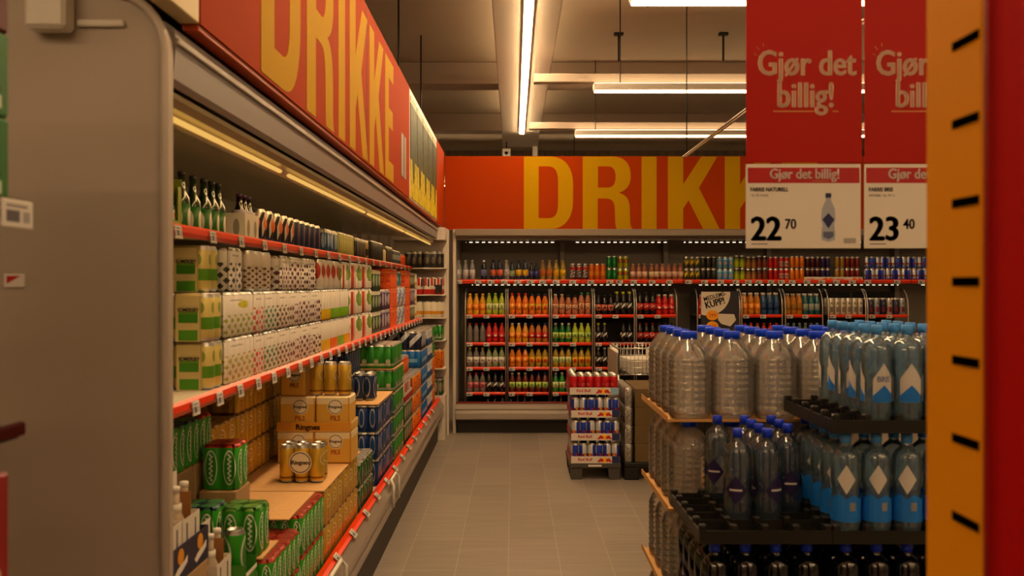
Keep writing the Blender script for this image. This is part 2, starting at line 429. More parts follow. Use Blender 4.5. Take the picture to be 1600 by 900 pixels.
obj('stem', B().tube([(0, 0, 3.69), (0, 0, 3.7995)], .012, DARKM), r)
r = thing('hanging_motion_sensor', 'white upright sensor box hanging at the end of the cream channel', 'sensor', (.335, 13.8, 0))
obj('housing', B().box(-.04, .04, -.04, .04, 3.57, 3.73, WHITE, .008), r); obj('stem', B().tube([(0, 0, 3.73), (0, 0, 3.7995)], .016, BEAMM), r)

# ------------------------------------------------------------------ left cooler
LY0, LY1 = 2.06, 9.18
LX, LY = -1.2, 5.8
INNER = P('cooler_interior', '#8d867c', .45, .3)
SHELFM = P('cream_shelf', '#cfc3ad', .5)
BUMPM = P('brushed_bumper', '#b9b0a6', .32, .55)
cool = thing('open_cooler', 'long grey open-front drinks cooler along the left side of the aisle', 'cooler', (LX, LY, 0))
part('back_panel', B().box(-1.80, -1.75, LY0, LY1, .1, 2.2, INNER), cool)
part('plinth', B().box(-1.78, -.773, LY0, LY1, 0, .25, DARKM), cool)
prof = [(-.793, .24), (-.735, .245), (-.716, .27), (-.712, .30), (-.722, .315), (-.722, .33), (-.712, .345), (-.714, .375), (-.735, .405), (-.75, .425), (-.793, .425)]
part('bumper', B().prism(prof, LY0, LY1, BUMPM, 'y'), cool)
part('deck', B().box(-1.75, -.80, LY0, LY1, .25, .405, SHELFM), cool)
# canopy
FACEM = P('canopy_grey', '#8c8684', .4, .2)
part('canopy', B().prism([(-1.75, 2.205), (-.80, 2.205), (-.78, 2.19), (-.775, 2.16), (-.782, 2.075), (-.80, 2.065), (-.815, 2.10), (-.90, 2.13), (-1.75, 2.16)], LY0, LY1, FACEM, 'y'), cool)
part('roof_light_block', B().box(-1.76, -.86, LY0 + .02, LY1, 2.2055, 2.55, DARKM), cool)  # block added to stop light leaking through the gap under the fascia
part('canopy_trim', B().box(-.778, -.768, LY0, LY1, 2.152, 2.17, GREYM, .003), cool)
MIRR = P('reflective_liner', '#c4b89c', .22, .45, bump=.12, nscale=6)
part('mirror_liner', B().prism([(-1.02, 2.09), (-1.05, 2.085), (-1.5, 2.12), (-1.74, 2.12), (-1.74, 2.135), (-1.02, 2.11)], LY0, LY1, MIRR, 'y'), cool)
AIRM = P('air_grille', '#8b7f66', .4, .4)
part('air_grille', B().box(-1.02, -.90, LY0, LY1, 2.09, 2.11, AIRM), cool)
part('lamp_profile', B().prism([(-.90, 2.02), (-.825, 2.03), (-.818, 2.05), (-.83, 2.07), (-.90, 2.06)], LY0, LY1, P('lamp_profile_metal', '#c9b98e', .3, .7), 'y'), cool)
CLAMP = emis('cooler_tube', (1.0, .56, .13), .6)
y = LY0 + .02
for ln in (1.30, 1.84, 1.84, 1.2, 1.0):
    part('lamp', B().box(-.856, -.840, y, min(y + ln - .12, LY1 - .03), 2.006, 2.019, CLAMP, .004), cool)
    y += ln
part('led_strip', B().box(-.945, -.915, LY0 + .05, LY1 - .05, 2.07, 2.078, emis('hidden_fill_led', (1.0, .62, .26), 8.0)), cool)  # hidden light added to brighten the upper shelf and liner
# shelves with price rails and tags
def shelf(root, x_back, x_front, y0, y1, z, rail_t, tags, rail=RAIL):
    s = part('shelf', B().box(x_back, x_front, y0, y1, z - .022, z, SHELFM, .003), root)
    sub('price_rail', B().prism([(x_front, z - .02), (x_front + .012, z - .024), (x_front + .02, z - .01), (x_front + .018, z + .008), (x_front + .008, z + .016), (x_front, z + .012)], y0, y1, rail, 'y'), s)
    me = B().box(-.004, .004, -.024, .024, -.036, .0, WHITE, .002).mesh('price_tag')
    me = B().box(0, .006, -.027, .027, -.038, .004, TAGM, .0015).mesh('price_tag')
    for t in tags: obj('price_tag', me, s, (x_front + .0215, t, z + .004), (0, -.12, 0))
    return s
tg = [2.62 + .215 * i for i in range(31)]
shelf(cool, -1.70, -.955, LY0, LY1, 1.252, 1, tg)
shelf(cool, -1.70, -1.055, LY0, LY1, 1.775, 1, [2.75 + .32 * i for i in range(20)])
dr = part('price_rail', B().prism([(-.788, .427), (-.752, .4255), (-.742, .437), (-.757, .445), (-.788, .437)], LY0, LY1, RAIL, 'y'), cool)
tme = B().box(0, .006, -.03, .03, -.02, .022, TAGM, .0015).mesh('price_tag')
for i in range(15): obj('price_tag', tme, dr, (-.744, 3.05 + .37 * i, .443), (0, -.8, 0))
for yy in (3.62, 5.35):
    bk = B().tube([(-.70, yy - .12, .30), (-.70, yy - .12, .43), (-.715, yy - .10, .455), (-.715, yy + .10, .455), (-.70, yy + .12, .43), (-.70, yy + .12, .30)], .009, WHITE, 8)
    part('rail_bracket', bk, cool)
def side_poly(xb, xf, zt, r):
    p = [(xb, 0), (xf, 0)]
    for i in range(9):
        a = i * PI / 16; p.append((xf - r + r * math.cos(a), zt - r + r * math.sin(a)))
    return p + [(xb, zt)]
PANELM = P('end_panel_paint', '#b3a69a', .5, noise=.03, nscale=2)
ep = part('end_panel', B().prism(side_poly(-1.82, -.78, 2.26, .13), 2.02, 2.055, PANELM, 'y'), cool)
pts = [(-.784, 2.016, .0)] + [(-.784 - .13 + .13 * math.cos(i * PI / 16), 2.016, 2.128 + .13 * math.sin(i * PI / 16)) for i in range(9)] + [(-1.8, 2.016, 2.258)]
sub('edge_trim', B().tube(pts, .011, P('panel_edge_trim', '#c2b7ac', .4), 8), ep)
sub('junction_box', B().box(-1.075, -.985, 1.965, 2.019, 2.165, 2.26, WHITE, .008), ep)
sub('cable_clip', B().box(-.98, -.875, 2.008, 2.019, 2.18, 2.195, WHITE, .003), ep)
tk = sub('sticker', B().box(-1.145, -1.10, 2.014, 2.0195, 1.595, 1.625, WHITE), ep)
obj('red_mark', B().prism([(-1.138, 1.603), (-1.108, 1.62), (-1.138, 1.62)], 2.0125, 2.0139, P('red_print', '#c01512', .5), 'y'), ep)
part('far_end_panel', B().prism(side_poly(-.79, -.685, 2.20, .03), 9.505, 9.56, P('white_panel', '#d2c7ba', .45), 'y'), cool)
# small hanging notice at the far end of the upper shelf
WHP = P('white_panel', '#d2c7ba', .45)
rk = thing('corner_shelving', 'white corner shelving facing the camera at the far end of the left cooler', 'shelf unit', (-1.0, 9.35, 0))
part('base', B().box(-1.25, -.70, 9.20, 9.50, 0, .46, WHP, .004), rk)
part('back_panel', B().box(-1.25, -.70, 9.47, 9.50, .4605, 2.06, WHP), rk)
for z in (.74, 1.03, 1.262, 1.50, 1.775): part('shelf', B().box(-1.25, -.70, 9.20, 9.469, z - .012, z, WHP, .002), rk)
part('notice', B().box(-.80, -.73, 9.190, 9.194, 1.52, 1.60, BLACKP), rk)
part('header', B().box(-1.25, -.70, 9.20, 9.50, 2.0605, 2.19, WHP, .004), rk)

# left fascia with the word and the photo panels
fas = thing('fascia_sign', 'orange-red fascia with the yellow word DRIKKE above the left cooler', 'sign', (-.78, 5.5, 0))
part('board', B().box(-.80, -.75, 2.15, 6.47, 2.225, 3.03, FASC), fas)
part('board', B().box(-.80, -.75, 8.80, 9.738, 2.225, 3.03, FASC), fas)
part('joint_strip', B().box(-.7505, -.7485, 4.585, 4.592, 2.225, 3.03, P('dark_joint', '#5a1206', .5)), fas)
part('bottom_trim', B().box(-.795, -.755, 2.15, 9.738, 2.21, 2.2245, P('orange_trim', '#b8460d', .4), .002), fas)
def word(parent, w, x0, s, place, h=.005):
    x = 0
    for ch in w:
        me = curve_mesh(glyph(ch), YEL, h / s); me.transform(Matrix.Diagonal((s, s, s, 1)))
        place(me, x0 + x * s); x += ADV[ch]
base = tuple(fas.location)
word(fas, 'DRIKKE', 2.66, .00153, lambda me, t: flat('letter', me, fas, (-.75 - base[0], t - base[1], 2.235), '+x'), .0015)
part('info_strip', B().box(-.7495, -.746, 5.98, 6.10, 2.33, 2.62, P('grey_info', '#9a8f85', .5), .001), fas)
part('info_strip', B().box(-.7495, -.746, 6.14, 6.24, 2.33, 2.62, P('grey_info', '#9a8f85', .5), .001), fas)
PHO = L('bottle_photo', '#16240f', [('rect', 0, 0, 1, .38, '#d0b808'), ('noise', 5, .58, '#3f5a14'), ('rect', 0, .93, 1, 1, '#b8b8a0'), ('ell', .5, .45, .22, .3, '#22400f'), ('rect', .42, .6, .58, .85, '#1c3410')], rough=.5)
ph = thing('photo_banner', 'row of tall green and yellow bottle photos on the left fascia', 'banner', (-.78, 7.6, 0))
part('backing', B().box(-.80, -.752, 6.475, 8.795, 2.226, 3.03, WHITE, .002), ph)
for i in range(5):
    part('photo_strip', B().box(-.7515, -.747, 6.52 + i * .455, 6.52 + i * .455 + .40, 2.24, 2.98, PHO), ph)
pn = thing('photo_banner', 'pale photo panel on fascia above the near end of the cooler', 'banner', (-.78, 1.9, 0))
part('backing', B().box(-.80, -.752, 1.3, 2.145, 2.225, 3.03, P('pale_photo_edge', '#d9c59a', .5), .002), pn)
part('photo', B().box(-.7515, -.748, 1.32, 2.12, 2.30, 3.0, L('bread_photo', '#d8bf8a', [('noise', 5, .5, '#b98a4e')])), pn)

# ------------------------------------------------------------------ back cooler
BX0, BX1, BY = -.62, 6.2, 9.70
bc = thing('back_wall_cooler', 'long dark open soda cooler across the end of the aisle', 'cooler', (2.5, 10.2, 0))
DKIN = P('dark_cooler_liner', '#3a3530', .5, .2)
part('back_panel', B().box(BX0, BX1, 10.62, 10.68, .1, 2.2, P('grey_cooler_back', '#8a8278', .45, .2)), bc)
part('plinth', B().box(BX0 + .02, BX1, 9.70, 10.6, 0, .14, DARKM), bc)
part('bumper', B().prism([(9.72, .14), (9.63, .145), (9.605, .16), (9.60, .215), (9.615, .225), (9.62, .25), (9.60, .27), (9.605, .31), (9.625, .318), (9.72, .318)], BX0, BX1, BUMPM, 'x'), bc)
part('deck', B().box(BX0, BX1, 9.721, 10.6, .10, .14, DKIN), bc)
part('deck_edge', B().box(BX0, BX1, 9.66, 9.72, .319, .332, P('dark_red_edge', '#7c1508', .4), .003), bc)
part('canopy', B().prism([(9.62, 2.115), (9.60, 2.13), (9.60, 2.19), (9.62, 2.20), (10.62, 2.20), (10.62, 2.12), (9.9, 2.10), (9.80, 2.085), (9.70, 2.085), (9.69, 2.11)], BX0, BX1, P('canopy_bronze', '#857a6c', .35, .4), 'x'), bc)
part('end_post', B().box(BX0 - .03, BX0, 9.66, 10.66, .0, 2.2, P('white_panel', '#d2c7ba', .45)), bc)
LED = bpy.data.materials.new('led_row'); LED.use_nodes = True
def _led():
    nt = LED.node_tree; N = nt.nodes; K = nt.links; N.clear()
    e = N.new('ShaderNodeEmission'); e.inputs[0].default_value = (1, .74, .45, 1); o = N.new('ShaderNodeOutputMaterial')
    tc = N.new('ShaderNodeTexCoord'); sp = N.new('ShaderNodeSeparateXYZ'); K.new(tc.outputs['Object'], sp.inputs[0])
    a = N.new('ShaderNodeMath'); a.operation = 'MULTIPLY'; a.inputs[1].default_value = 14.5; K.new(sp.outputs[0], a.inputs[0])
    f = N.new('ShaderNodeMath'); f.operation = 'FRACT'; K.new(a.outputs[0], f.inputs[0])
    l = N.new('ShaderNodeMath'); l.operation = 'LESS_THAN'; l.inputs[1].default_value = .5; K.new(f.outputs[0], l.inputs[0])
    s = N.new('ShaderNodeMath'); s.operation = 'MULTIPLY'; s.inputs[1].default_value = 1.7; K.new(l.outputs[0], s.inputs[0])
    K.new(s.outputs[0], e.inputs[1]); K.new(e.outputs[0], o.inputs[0])
_led()
SEG = [(-.52, .47), (.66, 1.70), (1.88, 2.90), (3.1, 4.4), (4.6, 6.0)]
for a, c in SEG:
    part('led_strip', B().box(a, c, 9.86, 9.88, 2.064, 2.072, LED), bc)
for x in (.575, 1.79, 3.0, 4.5):
    part('divider_post', B().box(x - .03, x + .03, 10.5, 10.6, .14, 2.1, GREYM, .005), bc)
def bshelf(x0, x1, z, tags):
    s = part('shelf', B().box(x0, x1, 9.93, 10.6, z - .025, z, DKIN, .003), bc)
    sub('price_rail', B().prism([(9.93, z - .03), (9.915, z - .028), (9.905, z - .005), (9.912, z + .014), (9.93, z + .014)], x0, x1, RAIL, 'x'), s)
    me = B().box(-.036, .036, -.006, 0, -.034, .006, TAGM, .0015).mesh('price_tag')
    for t in tags: obj('price_tag', me, s, (t, 9.905, z))
    sub('led_strip', B().box(x0 + .15, x1 - .1, 9.985, 10.0, z - .05, z - .044, LED), s)
U = lambda px, y=9.9: (px - CX) * y / F
bshelf(BX0 + .01, U(1068) - .005, 1.645, [U(p) for p in (717, 747, 767, 788, 809, 829, 848, 869, 895, 923, 953, 968, 990, 1019, 1046)])
bshelf(U(1068) + .005, U(1424) - .005, 1.645, [U(p) for p in (1076, 1101, 1126, 1150, 1170, 1186, 1205, 1221, 1238, 1261, 1284, 1307, 1332, 1356, 1402)])
bshelf(U(1424) + .005, BX1 - .02, 1.645, [U(p) for p in (1440, 1480, 1520)])

# back fascia
bf = thing('fascia_sign', 'dark red fascia with the yellow word DRIKKE across the back wall', 'sign', (2.5, 9.75, 0))
part('board', B().box(-.745, 6.2, 9.75, 9.80, 2.205, 3.0, FASC), bf)
part('bottom_trim', B().box(-.745, 6.2, 9.74, 9.80, 2.2, 2.2045, P('orange_trim', '#b8460d', .4)), bf)
base2 = tuple(bf.location)
word(bf, 'DRIKKE', .115, .001664, lambda me, t: flat('letter', me, bf, (t - base2[0], 9.75 - base2[1], 2.208), '-y'), .0015)
# ------------------------------------------------------------------ product meshes
CACHE = {}
def can_mesh(mat, r=.033, h=.165, n=16, key=None):
    k = ('can', mat.name, r, h, n)
    if k not in CACHE:
        CACHE[k] = B().lathe([(0, .003, ALU), (.72 * r, 0, ALU), (.80 * r, .001, ALU), (r, .011, ALU), (r, h - .014, mat), (.82 * r, h - .002, ALU), (.82 * r, h, ALU), (.75 * r, h, ALU), (.72 * r, h - .005, ALU), (0, h - .005, ALU)], n).mesh('can')
    return CACHE[k]
def shell_mesh(mat, top, ny, nx, r=.033, h=.165, bump=.009):
    """shrink-wrapped block of cans: scalloped outline, lids printed on top by the shader"""
    k = ('shell', mat.name, top.name, ny, nx, r, h)
    if k in CACHE: return CACHE[k]
    W, D = 2 * r * nx, 2 * r * ny      # x, y extents; origin at centre of base
    pts = []
    def side(p0, d, nrm, n):
        L = 2 * r * n; K = 6 * n
        for i in range(K):
            t = L * i / K; f = (t % (2 * r)) / (2 * r)
            s = abs(math.sin(PI * f)); dent = bump * (1 - s ** .6)
            end = (t < r and 1) or (t > L - r and 2) or 0
            if end == 1: dent = r * .55 * (1 - math.sqrt(max(0, 1 - (1 - t / r) ** 2)))
            if end == 2: dent = r * .55 * (1 - math.sqrt(max(0, 1 - (1 - (L - t) / r) ** 2)))
            pts.append((p0[0] + d[0] * t - nrm[0] * dent, p0[1] + d[1] * t - nrm[1] * dent))
    side((-W / 2, -D / 2), (1, 0), (0, -1), nx); side((W / 2, -D / 2), (0, 1), (1, 0), ny)
    side((W / 2, D / 2), (-1, 0), (0, 1), nx); side((-W / 2, D / 2), (0, -1), (-1, 0), ny)
    b = B(); bm = b.bm; km, kt = b.mi(mat), b.mi(top)
    def inset(p, a): return (p[0] - math.copysign(min(a, abs(p[0])), p[0]), p[1] - math.copysign(min(a, abs(p[1])), p[1]))
    lv = [(0, .006), (.010, 0), (h - .012, 0), (h, .007)]
    rings = [[bm.verts.new((*inset(p, a), z)) for p in pts] for z, a in lv]
    sidef = []
    for a, c, kk in ((0, 1, km), (1, 2, km), (2, 3, kt)):
        for j in range(len(pts)):
            j2 = (j + 1) % len(pts)
            f = bm.faces.new([rings[a][j], rings[a][j2], rings[c][j2], rings[c][j]]); f.material_index = kk; f.smooth = True; sidef.append((f, j * 4 // 1))
    bot = bm.faces.new(rings[0][::-1]); bot.material_index = km
    tp = bm.faces.new(rings[3]); tp.material_index = kt
    bm.normal_update()
    n1, n2 = 6 * nx, 6 * ny
    for f, _ in sidef:
        c = f.calc_center_median()
        for l in f.loops:
            q = l.vert.co
            # which side, by position in the outline
            if abs(abs(c.y) - D / 2) * W < abs(abs(c.x) - W / 2) * D: u = (q.x + W / 2) / W if c.y < 0 else (W / 2 - q.x) / W
            else: u = (q.y + D / 2) / D if c.x > 0 else (D / 2 - q.y) / D
            l[b.uv].uv = (u, q.z / h)
    for f in (bot, tp):
        for l in f.loops: l[b.uv].uv = ((l.vert.co.x + W / 2) / W, (l.vert.co.y + D / 2) / D)
    CACHE[k] = b.mesh('can_pack'); return CACHE[k]
def lids(nx, ny, base='#c2bfb9', dark='#6d6a66'):
    return L(f'can_lids_{nx}_{ny}_{base}', dark, [('ell', .5, .5, .46, .46, base), ('ell', .5, .5, .38, .38, '#8f8c88'), ('ell', .5, .5, .34, .34, base), ('ell', .5, .45, .1, .16, '#7a7773')], rep=(nx, ny), rough=.35, metal=.55)
def carton_mesh(mat, top, w, d, h, bev=.004):
    """w along y, d along x; origin at centre of base"""
    k = ('carton', mat.name, top.name, w, d, h)
    if k not in CACHE: CACHE[k] = B().box(-d / 2, d / 2, -w / 2, w / 2, 0, h, mat, bev, 1, top).mesh('carton')
    return CACHE[k]
def bottle_mesh(liq, r=.0325, h=.222, n=14, glass=None, shape='pet'):
    k = ('bottle', liq.name, r, h, n, shape, glass.name if glass else '')
    if k not in CACHE:
        g = glass or liq
        if shape == 'pet':
            p = [(0, .006), (.75 * r, 0), (r, .012), (r, .22 * h), (.93 * r, .30 * h), (.93 * r, .50 * h), (r, .56 * h), (.98 * r, .63 * h), (.72 * r, .76 * h, g), (.46 * r, .86 * h, g), (.38 * r, .90 * h, g), (.38 * r, .955 * h, g), (0, .955 * h, g)]
        elif shape == 'beer':
            p = [(0, .004), (.8 * r, 0), (r, .008), (r, .52 * h), (.92 * r, .60 * h), (.52 * r, .72 * h), (.42 * r, .80 * h), (.40 * r, .955 * h), (0, .955 * h)]
        else:            # straight juice bottle
            p = [(0, .004), (.9 * r, 0), (r, .008), (r, .68 * h), (.88 * r, .76 * h), (.6 * r, .84 * h, g), (.55 * r, .93 * h, g), (0, .93 * h, g)]
        CACHE[k] = B().lathe(p, n, m=liq).mesh('bottle')
    return CACHE[k]
def cap_mesh(mat, r, z0, z1, n=12):
    k = ('cap', mat.name, r, z0, z1)
    if k not in CACHE: CACHE[k] = B().lathe([(0, z0), (r, z0), (r, z1 - .002), (r - .002, z1), (0, z1)], n, m=mat).mesh('cap')
    return CACHE[k]
def band_mesh(mat, r, z0, z1, n=14):
    k = ('band', mat.name, r, z0, z1)
    if k not in CACHE: CACHE[k] = B().lathe([(r - .001, z0), (r + .0007, z0), (r + .0007, z1), (r - .001, z1)], n, m=mat).mesh('label')
    return CACHE[k]
def liquid(name, col): return P('liquid_' + name, col, .12, 0, coat=.6)
def bottle(label, cat, loc, liq, cap, lab, group, r=.0325, h=.222, glass=None, shape='pet', name='soda_bottle', rz=0.0, labz=(.24, .54)):
    o = thing(name, label, cat, loc, rz, group, bottle_mesh(liq, r, h, 14, glass, shape))
    cr = .43 * r if shape == 'pet' else (.44 * r if shape == 'beer' else .62 * r)
    if cap: obj('cap', cap_mesh(cap, cr, (.90 if shape != 'beer' else .93) * h, h), o)
    if lab: obj('label', band_mesh(lab, r if shape != 'pet' else .975 * r, labz[0] * h, labz[1] * h), o)
    return o
def copy_thing(o, loc, label):
    label = ' '.join(label.split())
    c = o.copy(); COL.objects.link(c); c.location = loc; c['label'] = label
    for ch in o.children:
        d = ch.copy(); COL.objects.link(d); d.parent = c
        for g in ch.children:
            e = g.copy(); COL.objects.link(e); e.parent = d
    n = len(label.replace(',', ' ').split())
    if n > 16: LONG.append((n, label))
    return c
def capm(c): return P('cap_' + c, c, .4)
def labm(c): return P('label_' + c, c, .45)

# ------------------------------------------------------------------ back cooler: racks of bottles
YB = 9.86
RACKZ = [1.262, .955, .685, .408]
def rack(px0, px1, label, rows=4):
    x0, x1 = U(px0), U(px1); xc = (x0 + x1) / 2
    r = thing('bottle_rack', label, 'rack', (xc, YB, .141), 0, 'chrome bottle racks in the back cooler')
    w = (x1 - x0) / 2
    for s in (-1, 1):
        x = s * (w - .004)
        pts = [(x, 0, 0), (x, 0, 1.20), (x, .015, 1.29), (x, .05, 1.36), (x, .11, 1.405), (x, .2, 1.415)]
        obj('side_frame', B().tube(pts, .0075, CHROME, 8), r)
    obj('back_panel', B().box(-w + .01, w - .01, .445, .455, 0, 1.38, P('rack_shade_back', '#14110e', .6)), r)  # dark sheet added for the shade inside the racks
    for z in RACKZ[:rows]:
        zz = z - .141
        sh = obj('shelf', B().box(-w + .012, w - .012, .012, .44, zz - .014, zz, DKIN, .002), r)
        obj('price_rail', B().prism([(.012, zz - .022), (-.004, zz - .02), (-.012, zz - .002), (-.006, zz + .012), (.012, zz + .012)], -w + .012, w - .012, RAIL, 'x'), sh)
        me = B().box(-.032, .032, -.004, .002, -.03, .006, TAGM, .0015).mesh('price_tag')
        for t in (-w + .05, .01): obj('price_tag', me, sh, (t, -.0135, zz))
    return x0, x1
CLEAR = P('clear_plastic', '#b9bcbf', .1, 0, .75, 1.2)
def B_(liq, cap, lab, desc, shape='pet', h=.222, n=3):
    return dict(liq=liq, cap=cap, lab=lab, desc=desc, shape=shape, h=h, n=n)
q = liquid
ORG, YEL_, LIM, REDL, CLR, COLA, GRN, OLV, BRN, PINK, AMB, TEAL = q('orange', '#e8780c'), q('yellow', '#e0a010'), q('lime', '#a8bf2a'), q('red', '#c01a12'), q('clear', '#6f6a66'), q('cola', '#120a08'), q('green', '#0e6a2a'), q('olive', '#a88a18'), q('redbrown', '#6a2010'), q('pinkbrown', '#b06a4a'), q('amber', '#c07a14'), q('teal', '#14606a')
c_ = capm
LAB = lambda n, base, *ly: L('label_' + n, base, list(ly), rep=(4, 1), off=(.5, 0))
lab_or = LAB('orange', '#f28a1a', ('ell', .5, .55, .25, .3, '#f6b04a')); lab_red = LAB('red', '#c8120e', ('rect', .2, .35, .8, .6, '#e8e0d8'))
lab_wht = LAB('white', '#e2ddd2', ('rect', .25, .3, .75, .55, '#777777')); lab_grn = LAB('green', '#b9d46a', ('ell', .5, .5, .3, .25, '#5a8a2a'))
lab_pk = LAB('pink', '#c9705a', ('rect', .2, .3, .8, .7, '#3a1a1a')); lab_lime = LAB('lime', '#dfe6b0', ('ell', .5, .5, .3, .35, '#8fae2a'))
lab_blk = LAB('black', '#151215', ('diag', -.6, .1, .45, '#d8d4cc')); lab_cok = LAB('redband', '#b5100c', ('diag', -.4, .25, .38, '#e6d8d0'))
lab_cit = LAB('citrus', '#d8a818', ('ell', .5, .4, .3, .3, '#c8281a')); lab_drk = LAB('darkpink', '#c06a70', ('rect', .2, .4, .8, .6, '#5a1a24'))
lab_brn = LAB('brownprint', '#d8a078', ('ell', .5, .55, .32, .28, '#2a1410'), ('ell', .5, .55, .2, .16, '#e0b090'))
BAYS = [
 ((727, 791), 'first', [
  [B_(YEL_, c_('#e8b414'), lab_or, 'amber soda bottles with yellow caps', h=.24), B_(LIM, c_('#9ccf1c'), lab_lime, 'pale green soda bottles with lime caps', h=.245)],
  [B_(CLR, c_('#b01a18'), None, 'clear bottles with red caps'), B_(REDL, c_('#c01a18'), lab_red, 'red soda bottles with red caps')],
  [B_(CLR, c_('#d8b414'), lab_wht, 'clear bottles with yellow caps'), B_(q('palegreen', '#8a9a70'), c_('#5a9a2a'), lab_wht, 'pale bottles with green caps')],
  [B_(CLR, c_('#c01850'), lab_drk, 'dark bottles with pink caps'), B_(COLA, c_('#1a1a1a'), lab_blk, 'black soda bottles with black caps')]]),
 ((793, 859), 'second', [
  [B_(ORG, c_('#d0261a'), lab_or, 'orange soda bottles with red caps', h=.245), B_(ORG, c_('#23284a'), lab_cit, 'orange soda bottles with navy caps', h=.24)],
  [B_(YEL_, c_('#e0dcd0'), lab_or, 'orange bottles with white caps'), B_(q('peach', '#b8702a'), c_('#1c2f6a'), lab_red, 'peach bottles with blue caps')],
  [B_(q('deeporange', '#d87812'), c_('#1c2f7a'), lab_or, 'orange bottles with blue caps'), B_(OLV, c_('#2a2a2a'), lab_cit, 'olive bottles with black caps')],
  [B_(BRN, c_('#e0dcd0'), lab_grn, 'brown iced tea bottles with white caps'), B_(BRN, c_('#1c2f7a'), lab_grn, 'brown iced tea bottles with blue caps')]]),
 ((861, 926), 'third', [
  [B_(PINK, c_('#d8c8a0'), lab_brn, 'pink-brown bottles with cream caps', h=.235, n=2), B_(PINK, c_('#1a1412'), lab_brn, 'pink-brown bottles with black caps', n=2), B_(PINK, c_('#2a7a4a'), lab_brn, 'pink-brown bottles with green caps', h=.25, n=2)],
  [B_(GRN, c_('#dfe0d0'), lab_grn, 'dark green bottles with white caps'), B_(LIM, c_('#a8d024'), lab_grn, 'lime bottles with lime caps')],
  [B_(OLV, c_('#3a5a2a'), lab_lime, 'olive yellow bottles with green caps'), B_(OLV, c_('#2a6a3a'), lab_cit, 'green-capped olive bottles with red print')],
  [B_(q('sprite', '#2a8a2a'), c_('#dfe0d0'), lab_lime, 'bright green bottles with white caps'), B_(q('sprite', '#2a8a2a'), c_('#2a7a3a'), lab_grn, 'bright green bottles with green caps')]]),
 ((928, 991), 'fourth', [
  [B_(COLA, c_('#1a1a1a'), lab_pk, 'dark cola bottles with black caps'), B_(COLA, c_('#b8c41c'), lab_blk, 'dark cola bottles with lime caps', h=.26)],
  [B_(COLA, c_('#c0c81c'), lab_blk, 'dark bottles with lime caps', n=2), None, B_(COLA, c_('#1a1a1a'), lab_blk, 'dark bottles with slanted labels', n=2)],
  [B_(COLA, c_('#d8d4cc'), lab_blk, 'black bottles with white caps', n=2), None, B_(COLA, c_('#1a1a1a'), lab_blk, 'black bottles with black caps', n=2)],
  []]),
 ((993, 1057), 'fifth', [
  [B_(COLA, c_('#1a1a1a'), lab_cok, 'cola bottles with red labels', h=.25), B_(REDL, c_('#d8c0b0'), lab_red, 'red bottles with pale caps', h=.23)],
  [B_(COLA, c_('#7a1410'), lab_cok, 'cola bottles with dark red caps'), B_(COLA, c_('#201c1c'), lab_cok, 'red-label cola bottles with black caps')],
  [B_(COLA, c_('#7a1410'), lab_cok, 'cola bottles with dark red caps'), B_(COLA, c_('#201c1c'), lab_cok, 'red-label cola bottles with black caps')],
  []]),
 ((1088, 1155), 'sixth', [[B_(REDL, c_('#d8c0b0'), lab_red, 'red bottles with pale caps', h=.23)], [], [], []]),
 ((1157, 1221), 'seventh', [
  [B_(AMB, c_('#d8d0c0'), lab_or, 'amber bottles with white caps', h=.25), B_(q('blue', '#1a4a78'), c_('#d8d0c0'), labm('#1c3a6a'), 'dark blue bottles with white caps', h=.25)],
  [B_(AMB, c_('#b02018'), lab_wht, 'yellow-label bottles with red caps'), B_(REDL, c_('#c02018'), lab_red, 'red and white bottles with red caps')], [], []]),
 ((1225, 1284), 'eighth', [
  [B_(AMB, c_('#cfc0a0'), labm('#a8741c'), 'honey yellow bottles with pale caps', h=.24), B_(TEAL, c_('#d8d8d0'), labm('#9aa8a0'), 'teal bottles with grey bands', h=.24)],
  [B_(q('greyblue', '#4a6470'), c_('#7a98a4'), lab_wht, 'grey-blue bottles with pale caps')], [], []]),
]
ROWN = ['top', 'second', 'third', 'lowest']
for (p0, p1), nm, rows in BAYS:
    x0, x1 = rack(p0, p1, f'chrome framed bottle rack, {nm} from the left in the back cooler')
    for ri, row in enumerate(rows):
        if not row: continue
        step = (x1 - x0 - .03) / 6
        k = 0
        tot = sum((s['n'] if s else 2) for s in row)
        if tot <= 3: slots = 6 if nm == 'eighth' else 3
        for s in row:
            if s is None: k += 2; continue
            first = None
            cnt = s['n'] if len(row) > 1 else (6 if nm == 'eighth' else 3)
            for i in range(cnt):
                x = x0 + .015 + step * (k + .5); k += 1
                z = RACKZ[ri] + .0005; y = YB + .055
                if nm == 'sixth' and k > 1: continue
                lb = f"{ofn(i, cnt)} {s['desc']}, {ROWN[ri]} row of {nm} rack"
                if first is None:
                    first = bottle(lb, 'bottle', (x, y, z), s['liq'], s['cap'], s['lab'], f"{s['desc']}, {ROWN[ri]} row of {nm} rack", h=s['h'], r=min(.0335, step / 2 - .0015))
                else: copy_thing(first, (x, y, z), lb)
                # one more row behind where the photo shows its necks
                if ri == 0 and nm != 'sixth':
                    copy_thing(first, (x, y + .072, z), f"{ofn(i, cnt)} {s['desc']} behind, {ROWN[ri]} row, {nm} rack")
# bottles standing in the well under the lowest rack shelf: their caps show
for nm, pxs, cap, d in (('second', (798, 809, 820, 831), '#e0dcd0', 'white-capped bottles'), ('third', (867, 877), '#e0dcd0', 'white-capped bottles'), ('first', (762, 773, 785), '#3a3a40', 'dark-capped bottles')):
    for i, p in enumerate(pxs):
        bottle(f"{ofn(i, len(pxs))} {d} low in the well under the {nm} rack", 'bottle', (U(p), YB + .1, .1415), COLA, c_(cap), None, 'bottles in the well of the back cooler', h=.242, r=.032)
